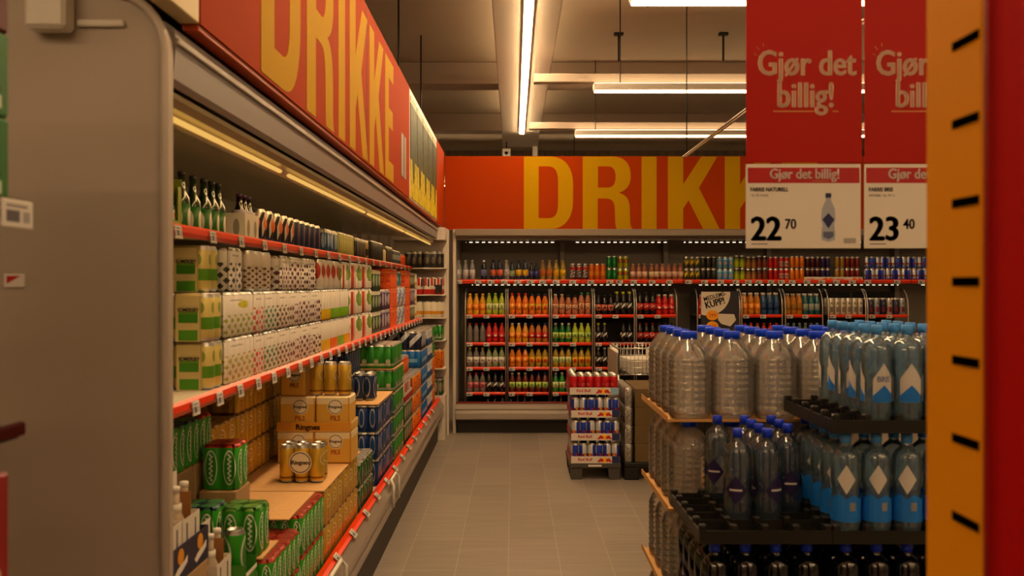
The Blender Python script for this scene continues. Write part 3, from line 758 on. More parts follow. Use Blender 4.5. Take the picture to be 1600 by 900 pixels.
# racks nine and ten carry cans
for (p0, p1), nm, kinds in (((1292, 1351), 'ninth', ['#d9d0bd']), ((1353, 1417), 'tenth', ['#3a3c5a', '#b8b0a8', '#22264a', '#9aa0a8'])):
    x0, x1 = rack(p0, p1, f'chrome framed rack of cans, {nm} from the left in the back cooler')
    step = (x1 - x0 - .03) / 6
    for rank in range(3):
        for i in range(6):
            kc = kinds[(i * 7 + rank) % len(kinds)] if len(kinds) > 1 else kinds[0]
            m = L('slimcan_' + kc, kc, [('rect', .2, .2, .8, .5, '#8a8078' if nm == 'ninth' else '#8a2a3a'), ('ell', .5, .7, .2, .08, '#6a665e')], rep=(4, 1), off=(.5, 0), rough=.35, metal=.3)
            d = 'beige cans' if nm == 'ninth' else 'navy and silver cans'
            thing('drink_can', f"{ofn(i, 6)} {d}, {ORD[rank]} rank, top row of {nm} rack", 'can', (x0 + .015 + step * (i + .5), YB + .05 + rank * .068, RACKZ[0] + .0005 + .0), 0, f'cans in the {nm} rack', can_mesh(m, min(.033, step / 2 - .001), .19, 12))

# ------------------------------------------------------------------ top shelf of the back cooler
ZT, YT = 1.6455, 9.965
def tops(pxs, desc, liq, cap, lab, h=.23, shape='pet', r=.033):
    f = None
    for i, p in enumerate(pxs):
        lb = f"{ofn(i, len(pxs))} {desc} on top back shelf"
        if f is None: f = bottle(lb, 'bottle', (U(p, YT), YT, ZT), liq, cap, lab, desc + ' on the top shelf', h=h, shape=shape, r=r)
        else: copy_thing(f, (U(p, YT), YT, ZT), lb)
tops((717, 727.5, 738), 'clear water bottles with white labels', q('water', '#8f9296'), c_('#d0d0d0'), labm('#d8d4d8'))
tops((756,), 'navy bottle with a white cap', q('navy', '#141a30'), c_('#e0e0e0'), labm('#7a80c0'))
tops((770.5, 781), 'blue bottles with salmon labels', q('navyblue', '#1a2a4a'), c_('#1a2040'), labm('#e0704a'), .23)
tops((791.5,), 'clear bottle with a silver cap', q('water', '#8f9296'), c_('#d8d8d8'), labm('#b8b8b8'))
tops((800,), 'dark bottle with a sage label', q('slate', '#24343a'), c_('#22303a'), labm('#a8b48a'), .21)
tops((810.5, 821), 'blue bottles with yellow labels', q('navyblue', '#1a2a4a'), c_('#1a2040'), labm('#e8b41c'))
tops((830.5, 838), 'navy bottles with violet bands', q('navy', '#141a30'), c_('#20264a'), labm('#4a4a9a'), .2, r=.026)
tops((848, 858.5), 'amber bottles with orange labels', q('amberdark', '#8a6a2a'), c_('#b8a070'), labm('#c8691c'))
tops((869, 879.5), 'yellow bottles with yellow labels', q('yellowdark', '#a89030'), c_('#c8b060'), labm('#e8b80c'))
def can_mat(n, base, *ly, metal=.25): return L('can_' + n, base, list(ly), rep=(4, 1), off=(.5, 0), rough=.35, metal=metal)
RBM = L('can_blue_silver', '#2a46c8', [('rect', .25, 0, .75, 1, '#d6dae2'), ('rect', .25, 0, .75, .16, '#2a46c8'), ('ell', .5, .42, .3, .07, '#c0182a'), ('ell', .5, .42, .12, .05, '#e8b41c'), ('ell', 0, .42, .2, .06, '#b01828'), ('diag', .9, .62, .70, '#1c2a78')], rep=(2, 1), off=(.5, 0), rough=.3, metal=.5)
def topcans(px0, n, pitch, desc, mat, high=1, h=.133, r=None, z=None, y=None, mat2=None):
    zz = ZT if z is None else z
    r = r or pitch * YT / F / 2 - .001
    for lv in range(high):
        for i in range(n):
            lay = '' if high == 1 else (', lower' if lv == 0 else ', upper')
            x = U(px0 + pitch * i, YT)
            thing('drink_can', f"{ofn(i, n)} {desc}{lay}{' layer,' if lay else ''} top back shelf", 'can', (x, y or YT, zz + lv * (h + .0006)), (i * 1.9 + lv if mat.name == 'can_blue_silver' else random.uniform(-.3, .3)), desc + ' on the top shelf', can_mesh(mat if not (mat2 and lv) else mat2, r, h, 12))
topcans(895, 3, 9.6, 'black, white and red cans', can_mat('bwr', '#1c1210', ('noise', 14, .52, '#d8d0c8'), ('rect', 0, .62, 1, .8, '#b01c14'), ('rect', 0, .0, 1, .15, '#8a1410')), h=.19)
topcans(924, 3, 9.0, 'tall orange cans', can_mat('orange', '#d8640a', ('rect', 0, .3, 1, .55, '#e88a20')), h=.19)
topcans(951.5, 2, 8.4, 'green cans', can_mat('green', '#0c7a30', ('ell', .5, .5, .3, .12, '#2a9a4a')), 2, h=.137)
topcans(969, 2, 8.8, 'lime and brown cans', can_mat('limebrown', '#a8b018', ('rect', 0, .45, 1, .75, '#5a3a18'), ('ell', .5, .6, .35, .1, '#c86a1c')), 2, h=.137)
tops((989, 998, 1007), 'tan-capped pinkish squash bottles, first cluster,', P('pink_juice', '#9a5a40', .2), c_('#b08a70'), labm('#e0b8a0'), .19, 'juice', .031)
tops((1018, 1026), 'tan-capped cream squash bottles, second cluster,', P('pink_juice', '#9a5a40', .2), c_('#b08a70'), labm('#e0cca0'), .19, 'juice', .028)
tops((1035, 1044.5, 1054, 1063), 'tan-capped pinkish squash bottles, third cluster,', P('pink_juice', '#9a5a40', .2), c_('#b08a70'), labm('#e0b8a0'), .19, 'juice', .032)
topcans(1072.3, 3, 8.5, 'grey cans with yellow marks', can_mat('greyyellow', '#3c3a36', ('diag', -.3, .25, .55, '#c8b018'), ('rect', 0, .85, 1, 1, '#8a8680')), 2)
topcans(1098.2, 3, 8.4, 'dark grey cans', can_mat('darkgrey', '#262422', ('ell', .5, .5, .12, .25, '#4a4844')), 2)
topcans(1124.2, 3, 8.7, 'pale blue cans', can_mat('paleblue', '#5aa8d8', ('ell', .5, .45, .3, .14, '#c89a90'), ('rect', 0, .75, 1, .85, '#a8d0e8')), 2)
fl = lambda n, c: can_mat(n, '#0d0b0c', ('flame', .9, .42, c), metal=.2)
topcans(1150.8, 2, 8.9, 'black cans with lime flames', fl('limeflame', '#b4c80c'), 2, h=.140)
topcans(1168.8, 2, 8.4, 'black cans with tan flames', fl('tanflame', '#b0743a'), 2)
topcans(1186, 2, 8.6, 'black cans with gold flames', fl('goldflame', '#8a3a1c'), 2, h=.138)
topcans(1203.6, 2, 8.2, 'bright red cans', can_mat('red', '#c40c14', ('ell', .5, .7, .3, .16, '#8a0a10')), 2)
topcans(1220.5, 2, 8.2, 'red cans with white lettering', can_mat('redwhite', '#c01018', ('rect', .1, .2, .9, .6, '#dcd4c8'), ('ell', .35, .4, .13, .14, '#8a2a2a'), ('ell', .7, .4, .13, .14, '#8a2a2a')), 2)
topcans(1237.2, 3, 7.7, 'plain orange cans', can_mat('orangeplain', '#e07a0c', ('rect', 0, .9, 1, 1, '#c8a070')), 2, h=.137)
tr = []
for i, (p0, p1, lb) in enumerate(((1257.5, 1302.5, 'left white card tray of energy drinks on the top shelf'), (1303.5, 1349, 'right white card tray of energy drinks on the top shelf'))):
    x0, x1 = U(p0, 9.93), U(p1, 9.93)
    t = thing('card_tray', lb, 'tray', ((x0 + x1) / 2, 9.995, ZT), 0, 'white card trays on the top shelf')
    w = (x1 - x0) / 2
    bb = B(); bb.box(-w, w, -.045, .045, 0, .003, PAPER); bb.box(-w, w, -.045, -.043, 0.003, .042, PAPER); bb.box(-w, w, .043, .045, .003, .042, PAPER); bb.box(-w, -w + .002, -.043, .043, .003, .042, PAPER); bb.box(w - .002, w, -.043, .043, .003, .042, PAPER)
    obj('tray', bb, t)
    flat('lettering', text_mesh('Red Bull', .024, P('red_print', '#c01512', .5), .012, 1.0, .0004, 'LEFT'), t, (-w + .03, -.0455, .012))
    flat('emblem', curve_mesh([ellpts(.24, .02, .035, .012), ellpts(.285, .022, .03, .010)], P('orange_print', '#e8701c', .5), .0004), t, (-w, -.0455, 0))
def smallcans(px0, n, pitch, desc, mat, z):
    topcans(px0, n, pitch, desc, mat, 2, z=z, y=9.995, h=.132)
smallcans(1262.6, 3, 7.9, 'dark wine-red cans', can_mat('wine', '#4a0c14', ('rect', 0, .86, 1, 1, '#b8a8a0')), ZT + .0035)
smallcans(1286.6, 2, 7.9, 'deep violet cans', can_mat('violet', '#2c1c5a', ('rect', 0, .86, 1, 1, '#b8a8a8')), ZT + .0035)
smallcans(1309, 2, 7.9, 'mustard cans', can_mat('mustard', '#a07812', ('rect', 0, .86, 1, 1, '#b8a070')), ZT + .0035)
smallcans(1325, 3, 7.9, 'rust red cans', can_mat('rust', '#7a1c10', ('rect', 0, .86, 1, 1, '#c0a8a0')), ZT + .0035)
topcans(1354, 12, 8.2, 'blue and silver energy cans', RBM, 2)
# ------------------------------------------------------------------ left cooler: goods
ZM, ZU, ZD = 1.2525, 1.7755, .4055
def block(kind_mesh, label, cat, y0, lat, z, w, d, group, name='drink_pack'):
    """a pack whose near aisle-side corner is at (x=-lat, y0)"""
    return thing(name, label, cat, (-lat - d / 2, y0 + w / 2, z), 0, group, kind_mesh)
LAY = ['bottom', 'middle', 'top']
def column(mats, top, y0, lat, z, ny, nx, h, desc, place, group, r=.033, gap=.0012, jit=.003):
    """a column of equal packs, first of mats at the bottom"""
    n = len(mats)
    for i, m in enumerate(mats):
        me = shell_mesh(m, top or lids(nx, ny), ny, nx, r, h)
        ln = {1: [''], 2: ['lower ', 'upper '], 3: ['bottom ', 'middle ', 'top ']}.get(n, [ORD[k] + '-from-bottom ' for k in range(n)])[i]
        dx = random.uniform(-jit, jit)
        block(me, f"{ln}{desc}{', ' + place if place else ''}", 'drink pack', y0, lat + .004 + dx, z + i * (h + gap), 2 * r * ny, 2 * r * nx, group)

# --- middle shelf, near end: cream cider packs turned end-on
SOMB = L('cider_front', '#d8c98a', [('rect', .12, .42, .88, .74, '#6a9a2c'), ('rect', .12, .62, .88, .74, '#c9bb84'), ('rect', .12, .02, .88, .24, '#4f9a1e'), ('rect', 0, .0, .06, 1, '#c4b070')], rough=.5)
SOMC = can_mat('cider', '#d8c878', ('rect', 0, .25, 1, .5, '#5a9a22'), ('ell', .5, .7, .25, .12, '#8a9a3a'), metal=.2)
def cider(y, lat, z, label):
    r = thing('cider_pack', label, 'drink pack', (-lat - .068, y + .068, z), 0, 'cream and green cider packs')
    cm = can_mesh(SOMC, .0325, .158, 16)
    for ix in (-1, 1):
        for iy in (-1, 1): obj('can', cm, r, (ix * .0335, iy * .0335, .0005))
    b = B()
    x0, x1, y0, y1 = -.047, .036, -.0685, .0685
    b.box(x0, x1, y0, y0 + .001, 0.002, .15, SOMB); b.box(x0, x1, y1 - .001, y1, .002, .15, SOMB); b.box(x0, x1, y0, y1, .1585, .1595, SOMB)
    sl = obj('sleeve', B().prism([(y0, .0), (y0, .150), (y0 + .012, .1585), (y1 - .012, .1585), (y1, .150), (y1, 0), (y1 - .001, 0), (y1 - .001, .149), (y1 - .013, .1575), (y0 + .013, .1575), (y0 + .001, .149), (y0 + .001, 0)], x0, x1, SOMB, 'x'), r)
    flat('lettering', text_mesh('SOMERSBY', .0165, P('dark_print', '#2a2a1a', .5), .025, .88, .0004, 'CENTER'), sl, (-.0055, y0 - .0008, .0985))
    bb = B(); bb.box(-.037, .026, y0 - .0014, y0 - .0007, .062, .09, P('green_print', '#3f8a1a', .5)); obj('green_badge', bb, sl)
    return r
for k, (yy, lt, zz, lb) in enumerate(((2.94, .99, ZM, 'bottom'), (2.93, .99, ZM + .1612, 'middle'), (3.02, 1.03, ZM + .3224, 'top'))):
    cider(yy, lt, zz, f'{lb} cream and green cider pack in the near stack, middle shelf of the left cooler')
cider(2.945, 1.128, ZM, 'lower inner cider pack behind the front stack, middle shelf of the left cooler')
cider(2.945, 1.128, ZM + .1612, 'upper inner cider pack behind the front stack, under the single cider can')
thing('drink_can', 'cream cider can standing left of the top cider pack', 'can', (-1.198, 3.06, ZM + .3236), 0, None, can_mesh(SOMC, .0325, .158, 16))

def dotpack(n, c, nu=3, vmax=.62, base='#d9d3c8', *ex):
    return L('dots_' + n, base, [('dots', nu, 4, .3, vmax, c), ('rect', .1, .8, .6, .84, '#a8a098')] + list(ex), rough=.45)
D1, D2, D3, D4, D5, D6 = (dotpack('yellow', '#a8a028', 5), dotpack('red', '#c8503a'), dotpack('green', '#3a7a4a'), dotpack('brown', '#5a3a1c'), dotpack('mixed', '#7a4a4a', 4), dotpack('plum', '#5a2a3a', 5, .7))
D1b = dotpack('yellowtop', '#9aa030', 5, .5, '#d9d3c8', ('ell', .6, .72, .18, .09, '#b8b020'))
seq = [(3.095, 5, D1b, D1, 'yellow-dotted'), (3.437, 2, D2, D2, 'red-dotted'), (3.572, 3, D3, D3, 'green-dotted'), (3.773, 3, D4, D4, 'brown-dotted'), (3.975, 3, D5, D5, 'mixed-dotted'), (4.176, 3, D6, D6, 'plum-dotted'), (4.377, 4, D6, D4, 'last plum-dotted')]
for y0, ny, a, c, d in seq:
    column([c, a], None, y0, .985, ZM, ny, 4, .160, f'white {d} can pack', 'middle shelf of left cooler', 'white dotted can packs')
# third layer: loose white cans and two packs
ZL3 = ZM + 2 * .1615
DOTC = L('dotcan_black', '#d9d3c8', [('dots', 3, 7, .3, .62, '#3a3a30')], rep=(2, 1), off=(.5, 0), rough=.45); DOTC2 = L('dotcan_tan', '#cfc2b0', [('dots', 3, 7, .3, .62, '#6a4a2a')], rep=(2, 1), off=(.5, 0), rough=.45)
block(shell_mesh(dotpack('black', '#3a3a34', 3, .66), lids(2, 2), 2, 2, .033, .158), 'white black-dotted pack alone on top layer beside cider pack, middle shelf', 'drink pack', 3.19, 1.0, ZL3, .132, .132, 'white dotted can packs')
for i, y in enumerate((3.50, 3.60, 3.72)):
    thing('drink_can', f"{ofn(i, 3, 'nearest', 'farthest', 'near')} loose tan-dotted white cans on the top layer, middle shelf", 'can', (-1.04, y, ZL3), 0, 'loose white cans on the middle shelf', can_mesh(DOTC2, .0325, .158))
column([D6], None, 3.85, .985, ZL3, 2, 4, .150, 'short plum-dotted pack atop loose-can gap', 'middle shelf of left cooler', 'white dotted can packs')
column([dotpack('plum2', '#5a2030', 5, .85)], None, 4.01, .985, ZL3, 3, 4, .150, 'densely plum-dotted pack on top layer', 'middle shelf of left cooler', 'white dotted can packs')
column([dotpack('plum3', '#402428', 5, .85)], None, 4.23, .985, ZL3, 4, 4, .150, 'wide densely dotted pack on top layer', 'middle shelf of left cooler', 'white dotted can packs')
# colour-banded white packs
def wband(n, lo, base='#d9d2c4', *ex): return L('wband_' + n, base, [('rect', 0, 0, 1, .36, lo)] + list(ex), rough=.45)
w1 = [wband('yellow', '#e0b808'), wband('orange', '#e06a10'), wband('green', '#7ab81c'), wband('gold', '#e8a80c')]
y = 4.66
for i, m in enumerate(w1):
    column([m], None, y, .985, ZM, 3, 3, .160, f"white pack with {['yellow', 'orange', 'green', 'gold'][i]} band at its foot", 'bottom layer, middle shelf', 'white colour-banded packs'); y += .1995
y = 4.66
for i, m in enumerate((wband('yellow', '#e0b808'), wband('green', '#7ab81c'), wband('green', '#7ab81c'))):
    column([m], None, y, .985, ZM + .1615, 4 if i else 3, 3, .160, f"white pack with {['yellow', 'green', 'green'][i]} band, {['first', 'second', 'third'][i]} of the raised three", 'middle shelf', 'white colour-banded packs'); y += .2655 if i else .1995
REDC = can_mat('redball', '#d0c4b4', ('ell', .5, .62, .42, .27, '#b8381c'), metal=.2)
for i, yy in enumerate((4.72, 4.84, 4.97, 5.12)):
    thing('drink_can', f"{ofn(i, 4, 'nearest', 'farthest', 'near')} loose white cans with red discs, top layer of middle shelf", 'can', (-1.03, yy, ZL3), 0, 'loose white cans with red discs', can_mesh(REDC, .0325, .158))
PEAR = L('pear_pack', '#ddd6c6', [('rect', 0, .0, .22, .9, '#b03018'), ('rect', .28, 0, .36, .9, '#b8321c'), ('ell', .7, .62, .2, .3, '#6a8a3a'), ('ell', .85, .55, .12, .25, '#8aa04a')], rough=.45)
for y0, n, k in ((5.27, 1, 'top layer near'),):
    column([PEAR], None, 5.20, .985, ZL3, 3, 3, .158, 'small white pear pack beside the loose cans', 'top layer, middle shelf', 'white pear packs')
column([PEAR] * 3, None, 5.47, .985, ZM, 6, 3, .160, 'near white pack with red stripes and pears', 'middle shelf', 'white pear packs')
column([PEAR] * 3, None, 5.87, .985, ZM, 6, 3, .160, 'far white pack with red stripes and pears', 'middle shelf', 'white pear packs')
GRD = L('greendark_pack', '#1c3a24', [('ell', .5, .5, .36, .28, '#8a9a7a'), ('rect', 0, .82, 1, .92, '#c0b8a0')], rep=(3, 1), rough=.4)
column([GRD] * 3, None, 6.30, .985, ZM, 6, 3, .150, 'dark green can pack beside the pear packs', 'middle shelf', 'dark green packs on the middle shelf')
PUR = L('purple_pack', '#4a3a5a', [('ell', .5, .5, .34, .3, '#a8a0b0'), ('rect', 0, .85, 1, .95, '#9a90a0')], rep=(3, 1), rough=.4)
ORP = L('orange_pack', '#e05a10', [('noise', 7, .56, '#c8280c'), ('rect', .0, .8, 1, .84, '#e8a050')], rough=.45); ORS = L('orange_pack_side', '#c86a14', [('rect', .1, .1, .9, .9, '#b85a10')], rough=.5)
column([PUR] * 2, None, 6.74, .985, ZM, 7, 2, .155, 'purple can pack in front of the orange cartons', 'middle shelf', 'purple packs on the middle shelf')
for j in range(3):
    block(carton_mesh(ORP, ORS, .46, .3, .158), f"{LAY[j]} orange carton in the near stack behind the purple packs, middle shelf", 'carton', 6.72, 1.13, ZM + j * .1595, .46, .3, 'orange drink cartons', 'drink_carton')
    block(carton_mesh(ORP, ORS, .40, .4, .158), f"{LAY[j]} orange carton in the second stack, middle shelf of the left cooler", 'carton', 7.23, .99, ZM + j * .1595, .40, .4, 'orange drink cartons', 'drink_carton')
BLW = L('bluewhite_pack', '#c8c8c8', [('diag', -.8, -.1, .15, '#2a5aa0'), ('diag', -.8, .3, .45, '#3a78b8')], rep=(2, 1), rough=.4)
column([BLW] * 2, None, 7.66, .985, ZM, 8, 2, .165, 'blue and white can pack', 'far part of middle shelf', 'blue and white packs on the middle shelf')
TEALC = can_mat('tealtop', '#3a8a9a', ('ell', .5, .5, .3, .2, '#a8c8c8'))
for i in range(2): thing('drink_can', f"{['near', 'far'][i]} teal can standing on the blue and white packs", 'can', (-1.03, 7.75 + .2 * i, ZM + 2 * .1665), 0, 'teal cans on the middle shelf', can_mesh(TEALC, .033, .13))
for j in range(3):
    block(carton_mesh(ORP, ORS, .38, .4, .158), f"{LAY[j]} orange carton in the far stack, middle shelf behind the blue and white packs", 'carton', 8.22, .99, ZM + j * .1595, .38, .4, 'orange drink cartons', 'drink_carton')
column([GRD, PUR, GRD], None, 8.64, .985, ZM, 6, 3, .155, 'dark mixed can pack near the far end', 'middle shelf of left cooler', 'dark packs near the far end')
column([L('whiteyellow_pack', '#d8d0bc', [('rect', 0, .2, 1, .4, '#d8941c')], rough=.45)] * 3, None, 9.06, .985, ZM, 2, 3, .155, 'white and amber can pack at the far end', 'middle shelf of left cooler', 'white and amber packs at the far end')

# --- upper shelf
BEERG = P('green_beer_glass', '#0c2a10', .1, 0, coat=.8); 
labh = LAB('beergreen', '#1f5a22', ('ell', .5, .5, .36, .32, '#cfc8b0'), ('ell', .5, .55, .1, .12, '#b01c14'))
labstar = LAB('beerwhite', '#2a6a24', ('ell', .5, .45, .3, .4, '#d8d4c4'))
GL = P('leaf_green_card', '#8a9a3a', .5)
f = None
pos = [(1.22, 3.02), (1.22, 3.085), (1.22, 3.15), (1.29, 3.02), (1.29, 3.085), (1.29, 3.15)]
cr = thing('bottle_carrier', 'open yellow-green carton holding green beer bottles at near end of upper shelf', 'bottle carrier', (-1.255, 3.085, ZU), 0)
b = B(); b.box(-.075, .075, -.105, .105, 0, .003, GL); b.box(.072, .075, -.105, -.07, .003, .17, GL); b.box(.072, .075, .07, .105, .003, .17, GL)
b.box(-.075, .075, -.105, -.102, .003, .12, GL); b.box(-.075, .075, .102, .105, .003, .20, GL); b.box(.072, .075, -.07, .07, .003, .05, GL); b.box(-.075, -.072, -.102, .102, .003, .16, GL)
obj('carton', b, cr)
for i, (lt, yy) in enumerate(pos):
    lb = f"{ofn(i % 3, 3, 'nearest', 'farthest', 'near')} green beer bottles in {'front' if i < 3 else 'back'} row of the yellow-green carton"
    if f is None: f = bottle(lb, 'bottle', (-lt, yy, ZU + .0035), BEERG, c_('#9a1a14'), labh, 'green beer bottles in the carton', r=.0295, h=.235, shape='beer', name='beer_bottle', labz=(.12, .42))
    else: copy_thing(f, (-lt, yy, ZU + .0035), lb)
f = None
for i, (lt, yy) in enumerate(((1.2, 3.24), (1.21, 3.38), (1.2, 3.47), (1.2, 3.56), (1.2, 3.64))):
    lb = f"{ofn(i, 5, 'nearest', 'farthest', 'near')} loose green beer bottles with star labels, upper shelf"
    if f is None: f = bottle(lb, 'bottle', (-lt, yy, ZU), BEERG, c_('#1a1a1c'), labstar, 'loose green beer bottles on the upper shelf', r=.03, h=.235, shape='beer', name='beer_bottle', labz=(.1, .5))
    else: copy_thing(f, (-lt, yy, ZU), lb)
WC = L('white_carrier', '#d2ccc0', [('ell', .5, .5, .2, .3, '#8a8478')], rep=(2, 1), rough=.55)
wc = thing('bottle_carrier', 'white open carrier with purple-capped dark bottles on the upper shelf', 'bottle carrier', (-1.19, 3.84, ZU), 0)
b = B(); b.box(-.07, .07, -.10, .10, 0, .003, WC); b.box(.067, .07, -.1, .1, .003, .125, WC); b.box(-.07, -.067, -.1, .1, .003, .125, WC); b.box(-.067, .067, -.1, -.097, .003, .125, WC); b.box(-.067, .067, .097, .1, .003, .125, WC)
obj('carton', b, wc); f = None
for i in range(3):
    lb = f"{ofn(i, 3, 'nearest', 'farthest', 'near')} dark bottles with purple caps in the white carrier"
    if f is None: f = bottle(lb, 'bottle', (-1.155, 3.775, ZU + .0035), P('dark_beer_glass', '#140c08', .1, coat=.8), c_('#4a2a5a'), labm('#b8b0c0'), 'bottles in the white carrier', r=.029, h=.205, shape='beer', name='beer_bottle', labz=(.55, .66))
    else: copy_thing(f, (-1.155, 3.775 + .064 * i, ZU + .0035), lb)
def cans_row(ys, lat, z, mat, desc, group, r=.033, h=.165, n=16):
    for i, yy in enumerate(ys):
        thing('drink_can', f"{ofn(i, len(ys), 'nearest', 'farthest', 'near')} {desc}", 'can', (-lat, yy, z), 0, group, can_mesh(mat, r, h, n))
FACEC = can_mat('orangeface', '#14141c', ('diag', -.7, .2, .62, '#cfc6b8'), ('ell', .5, .62, .3, .2, '#e06a1c'), ('rect', 0, 0, 1, .25, '#24345a'))
cans_row((4.04, 4.16, 4.30, 4.44, 4.56), 1.15, ZU, FACEC, 'dark cans with orange heads on the upper shelf', 'dark cans with orange heads')
cans_row((4.10, 4.23, 4.37, 4.5), 1.225, ZU, FACEC, 'dark cans with orange heads in the second rank, upper shelf', 'dark cans with orange heads')
NAVC = can_mat('navycan', '#1c2240', ('ell', .5, .55, .2, .3, '#8a4a3a'), ('rect', .1, .0, .3, 1, '#3a466a'))
cans_row((4.68, 4.80, 4.92, 5.05, 5.18), 1.15, ZU, NAVC, 'navy cans on the upper shelf', 'navy cans on the upper shelf')
BLP = L('bluecan_pack', '#20406a', [('ell', .5, .55, .3, .28, '#8aa0b8'), ('rect', 0, .84, 1, .94, '#b8b4a8')], rep=(3, 1), rough=.4)
column([BLP], None, 5.30, 1.10, ZU, 5, 2, .16, 'blue can pack beside the navy cans', 'upper shelf of left cooler', 'packs on the upper shelf')
column([L('olive_pack', '#98944a', [('rect', .1, .3, .9, .7, '#a8a460')], rough=.5)], None, 5.70, 1.10, ZU, 8, 2, .165, 'olive yellow pack', 'upper shelf of left cooler', 'packs on the upper shelf')
DKP = L('darkcan_pack', '#1a1714', [('ell', .5, .45, .3, .22, '#5a5044'), ('rect', 0, .84, 1, .92, '#8a8478')], rep=(3, 1), rough=.4)
TANC = can_mat('tancan', '#a88a5a', ('rect', 0, .3, 1, .6, '#3a2a1c'))
column([DKP], None, 6.30, 1.10, ZU, 6, 2, .16, 'near dark can pack with tan marks', 'upper shelf of left cooler', 'packs on the upper shelf')
cans_row((6.78, 6.9), 1.15, ZU, TANC, 'tan and brown cans between the dark packs, upper shelf', 'tan cans on the upper shelf')
column([L('blackbox_pack', '#0e1014', [('noise', 9, .6, '#2a3038')], rough=.5)], None, 7.0, 1.10, ZU, 9, 2, .175, 'black can pack in the middle', 'upper shelf of left cooler', 'packs on the upper shelf')
column([L('cream_pack2', '#c8b890', [], rough=.5)], None, 7.64, 1.10, ZU, 2, 2, .13, 'small cream pack', 'far part of upper shelf', 'packs on the upper shelf')
column([DKP], None, 7.80, 1.10, ZU, 6, 2, .165, 'far dark can pack with tan marks', 'upper shelf of left cooler', 'packs on the upper shelf')
column([L('greyblue_pack', '#3a4450', [('rect', 0, .4, 1, .7, '#8a9098')], rep=(4, 1), rough=.5)], None, 8.24, 1.10, ZU, 8, 2, .15, 'grey-blue can pack', 'far part of upper shelf', 'packs on the upper shelf')
column([ORP], None, 8.82, 1.10, ZU, 5, 2, .13, 'orange can pack at the far end', 'upper shelf of left cooler', 'packs on the upper shelf')

# --- lower deck: golden beer
GOLD = P('gold_can', '#e0b040', .3, .5); GOLDC = L('gold_can_oval', '#dcb640', [('ell', .5, .62, .30, .17, '#f0e2b8'), ('ell', .5, .62, .26, .14, '#d8b244'), ('rect', 0, .12, 1, .17, '#8a5a14')], rep=(2, 1), off=(.5, 0), rough=.3, metal=.5)
GOLDP = L('gold_pack', '#d8ae3c', [('ell', .5, .62, .26, .2, '#f0e0b0'), ('ell', .5, .62, .2, .15, '#d0a438'), ('squig', .5, .08, 60, .05, .55, .69, '#f0e0b0'), ('squig', .5, .05, 40, .04, .2, .36, '#a87420'), ('rect', .0, .0, 1, .06, '#8a6418')], rep=(3, 1), rough=.32, metal=.45)
GOLDB = L('gold_carton', '#e0b048', [('rect', 0, .78, 1, 1, '#eedcae'), ('rect', 0, .0, 1, .05, '#b87a20'), ('rect', .0, 0, .03, 1, '#c88a2c')], rough=.45, metal=.1)
BRP = P('brown_print', '#3a2410', .5); REDPR = P('rust_print', '#a8481c', .5)
GT = lids(2, 3, '#e0bc70', '#8a6424')
def disc_logo(parent, loc, rr, txt=True, face='-y', base='#e9dfc4'):
    d = flat('badge', curve_mesh([ellpts(0, 0, rr, rr)], P('badge_' + base, base, .45), .0006), parent, loc, face)
    r2 = obj('ring', curve_mesh([ellpts(0, 0, rr * .9, rr * .9), ellpts(0, 0, rr * .82, rr * .82)[::-1]], BRP, .0003), d, (0, 0, .0006))
    if txt: obj('lettering', text_mesh('Ringnes', rr * .52, BRP, .03, 1.0, .0003, 'CENTER'), d, (0, -rr * .16, .0007))
def ringnes_box(y0, lat, z, w, d, h, label, print_=True):
    r = thing('beer_carton', label, 'carton', (-lat - d / 2, y0 + w / 2, z), 0, 'golden beer cartons')
    obj('case', carton_mesh(GOLDB, CARD, w, d, h, .006), r)
    if print_:
        fy = -w / 2 - .0008
        disc_logo(r, (d * .08, fy, h * .70), h * .23)
        flat('lettering', text_mesh('PILS', h * .19, REDPR, .02, .9, .0004, 'CENTER'), r, (d * .08, fy, h * .30))
    return r
# front stack of two gold film packs per layer (their aisle sides show), covered with cardboard
for j in range(2):
    for k, yy in enumerate((3.82, 4.22)):
        block(shell_mesh(GOLDP, lids(4, 6, '#e0bc70', '#8a6424'), 6, 4, .033, .158), f"{['lower', 'upper'][j]} {['near', 'far'][k]} gold film-wrapped beer case at the aisle edge of the deck", 'beer case', yy, .80, ZD + j * .1592, .396, .264, 'gold film-wrapped beer cases', 'beer_case')
def sheet(x0, x1, y0, y1, z, label):
    o = thing('cardboard_sheet', label, 'cardboard', ((x0 + x1) / 2, (y0 + y1) / 2, z), 0, None, B().box(-(x1 - x0) / 2, (x1 - x0) / 2, -(y1 - y0) / 2, (y1 - y0) / 2, 0, .004, CARD).mesh('cardboard_sheet'))
ZS = ZD + 2 * .1592 + .0008
sheet(-1.50, -.80, 3.79, 4.70, ZS, 'large tan cardboard sheet on the gold cases, under the gold six-pack')
for j in range(2):
    for k, yy in enumerate((3.82, 4.22)):
        block(shell_mesh(GOLDP, lids(2, 6, '#e0bc70', '#8a6424'), 6, 2, .033, .158), f"{['lower', 'upper'][j]} {['near', 'far'][k]} gold beer case behind the aisle-edge cases", 'beer case', yy, 1.07, ZD + j * .1592, .396, .132, 'gold film-wrapped beer cases', 'beer_case')
def sixpack(y0, lat, z, label, nx=3, ny=2, mat=GOLDC, h=.165, logo=True, group='gold six-packs'):
    r = thing('six_pack', label, 'six-pack', (-lat - .033 * nx, y0 + .033 * ny, z), 0, group)
    cm = can_mesh(mat, .0325, h, 18)
    for ix in range(nx):
        for iy in range(ny): obj('can', cm, r, ((ix - (nx - 1) / 2) * .0658, (iy - (ny - 1) / 2) * .0658, .0005))
    if logo:
        disc_logo(r, (0, -.033 * ny - .0008, h * .55), .05)
    return r
ZS2 = ZS + .0045
sixpack(3.93, .835, ZS2, 'gold six-pack standing alone on the large tan cardboard sheet')
